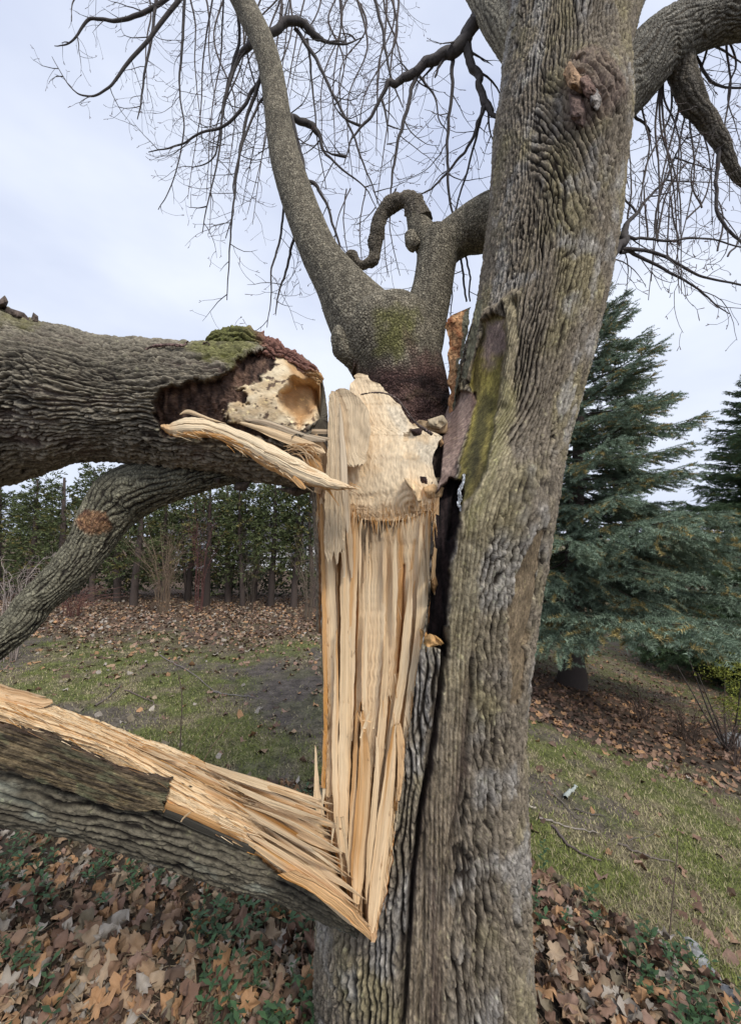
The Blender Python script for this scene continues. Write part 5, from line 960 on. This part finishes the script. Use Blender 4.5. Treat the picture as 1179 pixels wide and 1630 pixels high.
# yellow green shrub, rocks and a blue item on the right
ys_ = empty('yellow_shrub', P(1150, 1150, 5.3)); tag(ys_, 'yellow green evergreen shrub beside the drooping boughs at right edge', 'shrub')
mb = MB(); rng = np.random.RandomState(8); c_ = P(1150, 1090, 5.3)
for i in range(26): leafcloud(mb, c_[0] + rng.uniform(-.15, .6), 5.3 + rng.uniform(-.25, .3), c_[2] + rng.uniform(-.55, .32), rng.uniform(.06, .2), .12, rng.uniform(.05, .16), 130, .013, (.09, .12, .025), (.30, .31, .05), rng)
mb.build('foliage', M['needle'], ys_, False); mb = MB()
zz = float(gz(c_[0], 5.3))
for i in range(7): a = i * .9; mb.tube3([(c_[0], 5.3, zz), (c_[0] + .2 * math.cos(a), 5.3 + .2 * math.sin(a), (zz + c_[2]) / 2), (c_[0] + .5 * math.cos(a), 5.3 + .4 * math.sin(a), c_[2] + .2)], [.015, .01, .004], 4)
mb.build('stem', M['twig'], ys_)
def rock(px, py, D, rx, ry, rz, seed, label):
    th = np.linspace(0, 2 * np.pi, 24, endpoint=False); ph = np.linspace(-1.5, 1.5, 14); TH_, PH = np.meshgrid(th, ph); n = 1 + .25 * fbm(np.cos(TH_) * 2 + seed, np.sin(TH_) * 2, PH * 2, 3, 1)
    c = P(px, py, D); zg = float(gz(c[0], D)); V = np.stack([np.cos(TH_) * np.cos(PH) * rx * n + c[0], np.sin(TH_) * np.cos(PH) * ry * n + D, np.sin(PH) * rz * n + zg + rz * .3], -1)
    o = mk('rock', V.reshape(-1, 3), grid(14, 24, True), M['stone'], None, np.full((V.size // 3, 3), .26)); tag(o, label, 'rock', 'rocks by the leaf bed'); return o
rock(1176, 1160, 5.7, .30, .2, .10, 3, 'flat grey rock at the right edge beyond the leaf bed')
rock(1150, 1175, 5.6, .09, .08, .05, 5, 'small pale stone in front of the flat grey rock')
b_ = P(1171, 995, 12); bb = pbox('blue_bin', M['blue'], None, b_[0] - .14, b_[0] + .14, 12, 12.3, b_[2] - .1, b_[2] + .1); tag(bb, 'small bright blue box far off seen past the spruce boughs', 'box')

# ================================================================== GRASS
def vis_mask(x, y):
    v = np.stack([x, y, gz(x, y)], -1); return proj(v)
rng = np.random.RandomState(77)
def scatter(n, x0, x1, y0, y1, dens, power=1.6):
    t = rng.rand(n); y = y0 * (y1 / y0) ** t if y0 > 0 else rng.uniform(y0, y1, n); 
    a = rng.uniform(x0, x1, n); x = (a - CX) / FPX * y; px, py = vis_mask(x, y); k = rng.rand(n) < dens(px, py, x, y); return x[k], y[k], px[k], py[k]
def gr_d(px, py, x, y):
    return lawn_mask(px, py, x, y) * np.clip(.75 + .9 * fbm(x * 1.3, y * 1.3, 0, 3, 41) * -1, .08, 1) * (1 - .85 * pm(px, py, [(430, 1040), (520, 1050), (520, 1190), (440, 1160), (380, 1110)], 25, 25))
gxp, gyp, gpx, gpy = scatter(230000, -60, 1240, 1.9, 10.5, gr_d)
n = len(gxp); gzp = gz(gxp, gyp); hgt = rng.uniform(.009, .028, n); wd = rng.uniform(.0012, .0028, n) * (1 + gyp * .28); az = rng.uniform(0, 6.28, n); ln_ = rng.uniform(.3, 1.5, n) * hgt
b0 = np.stack([gxp, gyp, gzp - .004], 1); sd_ = np.stack([np.cos(az), np.sin(az), 0 * az], 1) * wd[:, None]; dirv = np.stack([-np.sin(az) * ln_, np.cos(az) * ln_, hgt], 1)
GV = np.stack([b0 - sd_, b0 + sd_, b0 + dirv], 1).reshape(-1, 3)
patch = ss(-.3, .35, fbm(gxp * 3.7, gyp * 3.7, 0, 3, 43) + .5 * fbm(gxp * 1.1, gyp * 1.1, 0, 3, 47)); straw = rng.rand(n) < (.25 + .5 * patch)
gc_ = np.where(straw[:, None], np.array((.42, .36, .20)) * rng.uniform(.6, 1.2, (n, 1)), np.array((.19, .21, .055)) * rng.uniform(.6, 1.4, (n, 1)))
o = mk('grass', GV, np.arange(3 * n).reshape(-1, 3), M['grass'], None, np.repeat(gc_, 3, 0), None, False); tag(o, 'short patchy green and straw grass of the lawn', 'grass', kind='stuff')

# ================================================================== LEAVES
def leaf_proto(seed, lobed=True, det=1):
    r_ = np.random.RandomState(seed)
    if lobed: ang = np.radians([-90, -60, -38, -20, -5, 10, 28, 42, 58, 74, 90, 106, 122, 138, 152, 170, 185, 200, 218, 240]); rad = np.array([.3, .6, .58, .78, .68, .98, .74, .86, .68, .85, 1.1, .85, .68, .86, .72, .98, .66, .78, .58, .6])
    else: ang = np.radians(np.arange(-90, 270, 30)); rad = np.array([.5, .4, .42, .5, .6, .8, 1.1, .8, .6, .5, .42, .4])
    rad = rad * r_.uniform(.85, 1.12, len(rad)); x = np.cos(ang) * rad; y = np.sin(ang) * rad
    rings = [.0, .5, 1.0]; pts = [np.array([[0, 0]])] + [np.stack([x * k, y * k], 1) for k in rings[1:]]
    p = np.vstack(pts); m = len(x)
    F = [[0, 1 + j, 1 + (j + 1) % m] for j in range(m)] + [[1 + j, 1 + m + j, 1 + m + (j + 1) % m] for j in range(m)] + [[1 + j, 1 + m + (j + 1) % m, 1 + (j + 1) % m] for j in range(m)]
    a = r_.uniform(-2.2, 2.2); b = r_.choice([-1, 1]) * r_.uniform(.5, 2.3); c = r_.uniform(0, 3.14); u_ = p[:, 0] * math.cos(c) + p[:, 1] * math.sin(c); v_ = -p[:, 0] * math.sin(c) + p[:, 1] * math.cos(c)
    z = .35 * b * u_ ** 2 + .3 * a * u_ * v_ + .16 * np.sin(u_ * 5 + seed) + .12 * np.sin(v_ * 6 + seed * 2) + .12 * r_.normal(size=len(p)) * (np.arange(len(p)) > m)
    uu = u_ * (1 - .26 * np.clip(abs(b), 0, 1.7) * np.abs(u_)); q = np.stack([uu * math.cos(c) - v_ * math.sin(c), uu * math.sin(c) + v_ * math.cos(c), z], 1)
    st = np.array([[-.015, -.15, .02], [.015, -.15, .02], [.05, -.8, .12]]); k = len(q)
    return np.vstack([q, st]), np.array(F + [[k, k + 1, k + 2]]), np.r_[np.linspace(.85, 1.1, 1), np.full(m, 1.0), r_.uniform(.75, 1.0, m), [.7] * 3]
LP = [leaf_proto(i, i % 4 != 3) for i in range(12)]
def simp(seed):
    r_ = np.random.RandomState(seed); k = 7; a = np.arange(k) / k * 6.28; rad = r_.uniform(.55, 1.1, k); p = np.stack([np.cos(a) * rad, np.sin(a) * rad * .8, r_.normal(size=k) * .28], 1)
    return np.vstack([[[0, 0, -.12]], p]), np.array([[0, 1 + j, 1 + (j + 1) % k] for j in range(k)]), np.ones(k + 1)
SP = [simp(i) for i in range(8)]
LC = np.array([(.38, .255, .155), (.28, .175, .11), (.21, .125, .085), (.40, .295, .195), (.30, .19, .135), (.13, .085, .06), (.38, .33, .27), (.22, .18, .12), (.42, .24, .12)])
LCN = ['tan', 'mid brown', 'dark reddish brown', 'pale straw', 'pinkish brown', 'blackish brown', 'bleached grey', 'olive brown', 'orange brown']
def rotm(rx, ry, rz):
    cx_, sx_, cy_, sy_, cz_, sz_ = np.cos(rx), np.sin(rx), np.cos(ry), np.sin(ry), np.cos(rz), np.sin(rz); o_ = np.zeros_like(rx); i_ = o_ + 1
    X_ = np.array([[i_, o_, o_], [o_, cx_, -sx_], [o_, sx_, cx_]]).transpose(2, 0, 1); Y_ = np.array([[cy_, o_, sy_], [o_, i_, o_], [-sy_, o_, cy_]]).transpose(2, 0, 1); Z_ = np.array([[cz_, -sz_, o_], [sz_, cz_, o_], [o_, o_, i_]]).transpose(2, 0, 1)
    return Z_ @ Y_ @ X_
def leaf_stuff(name, x, y, z, size, protos, tilt, label, cols=None):
    n = len(x); Rm = rotm(rng.normal(size=n) * tilt, rng.normal(size=n) * tilt, rng.uniform(0, 6.28, n)); pi = rng.randint(0, len(protos), n); ci = rng.randint(0, len(LC), n) if cols is None else rng.choice(cols, n)
    VV, FF, CCs, m = [], [], [], 0
    for k, (pv, pf, pc) in enumerate(protos):
        w_ = np.where(pi == k)[0]
        if not len(w_): continue
        v = np.einsum('nij,kj->nki', Rm[w_], pv) * size[w_][:, None, None] + np.stack([x, y, z], 1)[w_][:, None]
        VV.append(v.reshape(-1, 3)); FF.append((pf[None] + (np.arange(len(w_)) * len(pv))[:, None, None]).reshape(-1, 3) + m); m += len(w_) * len(pv)
        CCs.append((LC[ci[w_]][:, None] * pc[None, :, None] * rng.uniform(.7, 1.2, (len(w_), 1, 1))).reshape(-1, 3))
    o = mk(name, np.vstack(VV), np.vstack(FF), M['leaf'], None, np.vstack(CCs), None, False); tag(o, label, 'fallen leaves', kind='stuff'); return o
def near_d(px, py, x, y): return (1 - lawn_mask(px, py, x, y)) * (py > 1150) * (1 - .35 * ss(.25, .5, fbm(x * 2.2, y * 2.2, 0, 3, 91)))
nx, ny, npx, npy = scatter(12500, -120, 1300, 1.0, 4.2, near_d)
nz_ = gz(nx, ny) + rng.uniform(.0, .045, len(nx)); nsz = .016 + .042 * rng.rand(len(nx)) ** 1.5
# the 300 largest in view become individual leaves
inview = (npx > -30) & (npx < 1200) & (npy < 1650) & (npy > 1270) & ~((npx > 500) & (npx < 838)); order = np.argsort(np.where(inview, -nsz / ny, 9)); big_i = order[:290]; rest = order[290:]
leaf_stuff('leaf_litter', nx[rest], ny[rest], nz_[rest], nsz[rest], LP, .7, 'thick brown layer of dead maple leaves round the tree foot')
LEAFL = {}
protos = {}
for j, i in enumerate(big_i):
    k = j % 12; ci = int(rng.randint(0, len(LC))); key = (k, ci)
    if key not in protos: pv, pf, pc = LP[k]; protos[key] = me_make('fallen_leaf', pv, pf, M['leaf'], LC[ci] * pc[:, None], None, False)
    o = bpy.data.objects.new('fallen_leaf', protos[key]); C.objects.link(o); o.location = (nx[i], ny[i], nz_[i] + .02); o.rotation_euler = (rng.normal() * .5, rng.normal() * .5, rng.uniform(0, 6.28)); o.scale = (nsz[i],) * 3
    zx, zy = npx[i], npy[i]
    zone = ('right beside the trunk foot' if zx < 900 else 'in the right litter patch' if zx < 990 else 'at the right litter edge') if zx > 640 else 'just left of the trunk foot' if zx > 450 else 'under the slab hinge' if zx > 380 else 'mid left below the slab' if zx > 190 else 'far left below the slab'
    zone += ', front' if zy > 1530 else ', middle' if zy > 1440 else ', back'
    sz = 'small' if nsz[i] < .038 else 'large' if nsz[i] > .051 else 'medium'
    lb_ = '%s %s %s leaf %s' % (sz, LCN[ci], 'lobed' if k % 4 != 3 else 'oval', zone)
    tag(o, lb_, 'leaf', 'dead leaves at the foot of the maple'); LEAFL.setdefault(lb_, []).append((zx, o))
for lb_, lst in LEAFL.items():
    lst.sort(key=lambda q: q[0]); m_ = len(lst)
    if m_ == 2: w_ = ['left one', 'right one']
    else: w_ = [['leftmost', 'second', 'third', 'fourth', 'fifth', 'sixth', 'seventh', 'eighth'][min(j, 7)] + (' from left' if j else '') for j in range(m_)]
    if m_ > 1:
        for (zx, o), t_ in zip(lst, w_): o['label'] = lb_ + ', ' + t_
def far_dens(px, py, x, y):
    lm_ = lawn_mask(px, py, x, y); return np.clip((1 - lm_) * .9 + lm_ * (.055 + .12 * ss(1120, 1010, py) * (px < 640) + .25 * ss(.1, .5, fbm(x * 1.1, y * 1.1, 0, 3, 61))), 0, 1) * (py < 1300 + 300 * (px > 640)) * np.where(lm_ < .5, 1.0, 1.0)
fx_, fy_, fpx, fpy = scatter(60000, -120, 1300, 2.0, 12.5, lambda a, b, c, d: far_dens(a, b, c, d) * np.clip(d / 9, .12, 1) ** 1.4)
red = fpx > 700
leaf_stuff('scattered_leaves', fx_[~red], fy_[~red], gz(fx_[~red], fy_[~red]) + .012, rng.uniform(.022, .055, (~red).sum()), SP, .35, 'brown leaves scattered over the lawn and banked below the hedge')
leaf_stuff('scattered_leaves', fx_[red], fy_[red], gz(fx_[red], fy_[red]) + .012, rng.uniform(.02, .05, red.sum()), SP, .35, 'reddish brown leaves lying in the bed beneath the spruces', cols=[1, 2, 2, 4, 5, 8])
sx_, sy_, _, _ = scatter(2600, -120, 1300, 1.0, 4.2, near_d); mb = MB()
for x, y in zip(sx_, sy_):
    z = float(gz(x, y)) + rng.uniform(.01, .06); a = rng.uniform(0, 6.28); l_ = rng.uniform(.02, .10); k = rng.uniform(-.02, .02)
    mb.tube3([(x, y, z), (x + math.cos(a) * l_ / 2 + k, y + math.sin(a) * l_ / 2, z + .008), (x + math.cos(a) * l_, y + math.sin(a) * l_, z + rng.uniform(-.01, .03))], [.0013, .0012, .0006], 3, np.array((.34, .26, .16)) * rng.uniform(.3, 1.3))
o = mb.build('litter_stems', M['twig']); tag(o, 'thin straw and leaf stems tangled in the dead leaves', 'straw', kind='stuff')
# periwinkle sprigs growing through the litter
mb = MB()
def vin_d(px, py, x, y): return (1 - lawn_mask(px, py, x, y)) * (py > 1180) * ss(-.08, .22, fbm(x * 2.4, y * 2.4, 0, 3, 93) + .25 * (px > 300) * (px < 560) + .25 * (px > 830) * (px < 960))
vx, vy, _, _ = scatter(1300, -100, 1250, 1.1, 3.6, vin_d)
for x, y in zip(vx, vy):
    z = float(gz(x, y)) + .02; a0 = rng.uniform(0, 6.28); L_ = rng.uniform(.05, .12); k = rng.randint(3, 6); dx = rng.normal(size=2) * .04; mb.tube3([(x, y, z), (x + dx[0] / 2, y + dx[1] / 2, z + L_ * .5), (x + dx[0], y + dx[1], z + L_)], [.0015, .0012, .001], 3, (.06, .09, .03))
    for j in range(k):
        for sg in (0, math.pi):
            t = (j + 1) / k; c = np.array([x + dx[0] * t, y + dx[1] * t, z + L_ * t]); a = a0 + j * 1.57 + sg; d = np.array([math.cos(a), math.sin(a), .35]); s_ = np.array([-math.sin(a), math.cos(a), 0]); l_ = rng.uniform(.022, .042)
            V = np.array([c, c + d * l_ * .5 + s_ * l_ * .24, c + d * l_, c + d * l_ * .5 - s_ * l_ * .24]); V[[1, 3], 2] += .004; mb.raw(V, np.array([[0, 1, 2, 3]]), np.array((.045, .088, .035)) * rng.uniform(.7, 1.5))
o = mb.build('ground_cover', M['green'], None, False); tag(o, 'glossy green periwinkle sprigs poking through the dead leaves', 'ground cover', kind='stuff')
# ================================================================== STICKS, STALKS
def stick(pix, w_, label, name='stick', col=(.2, .17, .14), up=0, k=6, cat_='stick'):
    pts = []
    for (px, py) in pix:
        lo, hi = 1.2, 30.       # march to the ground
        for _ in range(60):
            m_ = (lo + hi) / 2; q = P(px, py, m_); 
            if q[2] > gz(q[0], m_): lo = m_
            else: hi = m_
        q = P(px, py, lo); q[2] = gz(q[0], lo) + .012; pts.append(q)
    q = cat(pts, 14); q += RS.normal(size=q.shape) * .004; mb = MB(); mb.tube3(q, np.linspace(1, .45, 14) * w_, k, col)
    o = mb.build(name, M['twig']); return tag(o, label, cat_, 'sticks on the lawn')
stick([(898, 1272), (908, 1262), (917, 1254)], .018, 'short thick grey lichened stick lying on the right lawn', col=(.42, .45, .4))
stick([(870, 1260), (895, 1280), (918, 1306)], .006, 'thin grey twig left of the short lichened stick')
stick([(860, 1306), (885, 1312), (920, 1322), (950, 1328)], .007, 'long pale twig on the right lawn under a tan leaf', col=(.3, .26, .22))
stick([(880, 1318), (900, 1345), (925, 1362), (955, 1372)], .009, 'dark forked stick nearest the trunk on the right lawn', col=(.13, .1, .09))
stick([(915, 1290), (935, 1297), (962, 1302)], .006, 'short dark twig just above the long pale twig', col=(.12, .1, .09))
stick([(984, 1345), (1010, 1358), (1040, 1368), (1070, 1374)], .007, 'curved grey brown stick in the middle of right lawn', col=(.17, .14, .12))
stick([(836, 1284), (852, 1290)], .010, 'pale stub of wood touching the trunk on right lawn', col=(.5, .44, .34))
stick([(1000, 1340), (1040, 1330), (1010, 1322)], .003, 'wispy bent twig by the curved stick', col=(.14, .12, .1))
stick([(150, 1126), (175, 1110), (192, 1090)], .012, 'bent dark stick behind the torn slab on left lawn', col=(.15, .12, .1))
stick([(255, 1045), (300, 1070), (345, 1105)], .009, 'long thin branch crossing the left lawn', col=(.22, .18, .16))
stick([(340, 1103), (370, 1108), (405, 1112)], .010, 'grey stick lying right of the long thin branch', col=(.2, .18, .16))
stick([(200, 1100), (235, 1115), (250, 1125)], .008, 'small brown twig among leaves on left lawn', col=(.16, .12, .1))
stick([(50, 1000), (70, 985), (100, 975), (108, 955)], .012, 'bare grey branch on the leaves beneath the sagging side limb', col=(.24, .2, .18))
stick([(45, 1005), (80, 1000), (106, 997)], .014, 'dark fallen branch at the left under the side limb', col=(.12, .09, .08))
def stalk(pts, w_, label, col=(.16, .12, .09), group='dry stalks'):
    q = cat([P(*p) for p in pts], 14); mb = MB(); mb.tube3(q, np.linspace(1, .5, 14) * w_, 5, col); o = mb.build('dry_stalk', M['twig']); tag(o, label, 'stalk', group); return o
def gD(px, py):
    lo, hi = 1.2, 30.
    for _ in range(50):
        m_ = (lo + hi) / 2; q = P(px, py, m_)
        if q[2] > gz(q[0], m_): lo = m_
        else: hi = m_
    return lo
d = gD(286, 1215); stalk([(286, 1230, d), (288, 1160, d), (290, 1110, d), (283, 1068, d)], .006, 'tall dry stalk rising behind the torn slab')
d = gD(320, 1225); stalk([(316, 1235, d), (330, 1200, d), (352, 1170, d), (366, 1150, d)], .005, 'slanting dry stalk right of the tall stalk', col=(.28, .2, .12))
stalk([(302, 1232, d), (312, 1190, d), (330, 1158, d), (346, 1130, d)], .003, 'thin straw stalk crossing the slanting dry stalk', col=(.35, .26, .15))
d = gD(1065, 1490); stalk([(1064, 1492, d), (1070, 1430, d), (1076, 1370, d), (1078, 1330, d)], .0035, 'lone upright stalk at the edge of right litter')
# worn stone edging at the bottom right
e = [(1080, 1500), (1110, 1545), (1150, 1590), (1190, 1640)]
q = []
for px, py in e: dd = gD(px, py); p_ = P(px, py, dd); q.append(p_)
q = cat(q, 20); mb = MB(); mb.tube3(q + np.array([.06, 0, -.03]) + .008 * RS.normal(size=q.shape), RS.uniform(.034, .05, 20), 8, (.3, .3, .29)); o = mb.build('stone_edging', M['stone']); tag(o, 'worn grey stone edging half buried at the lower right corner', 'edging')
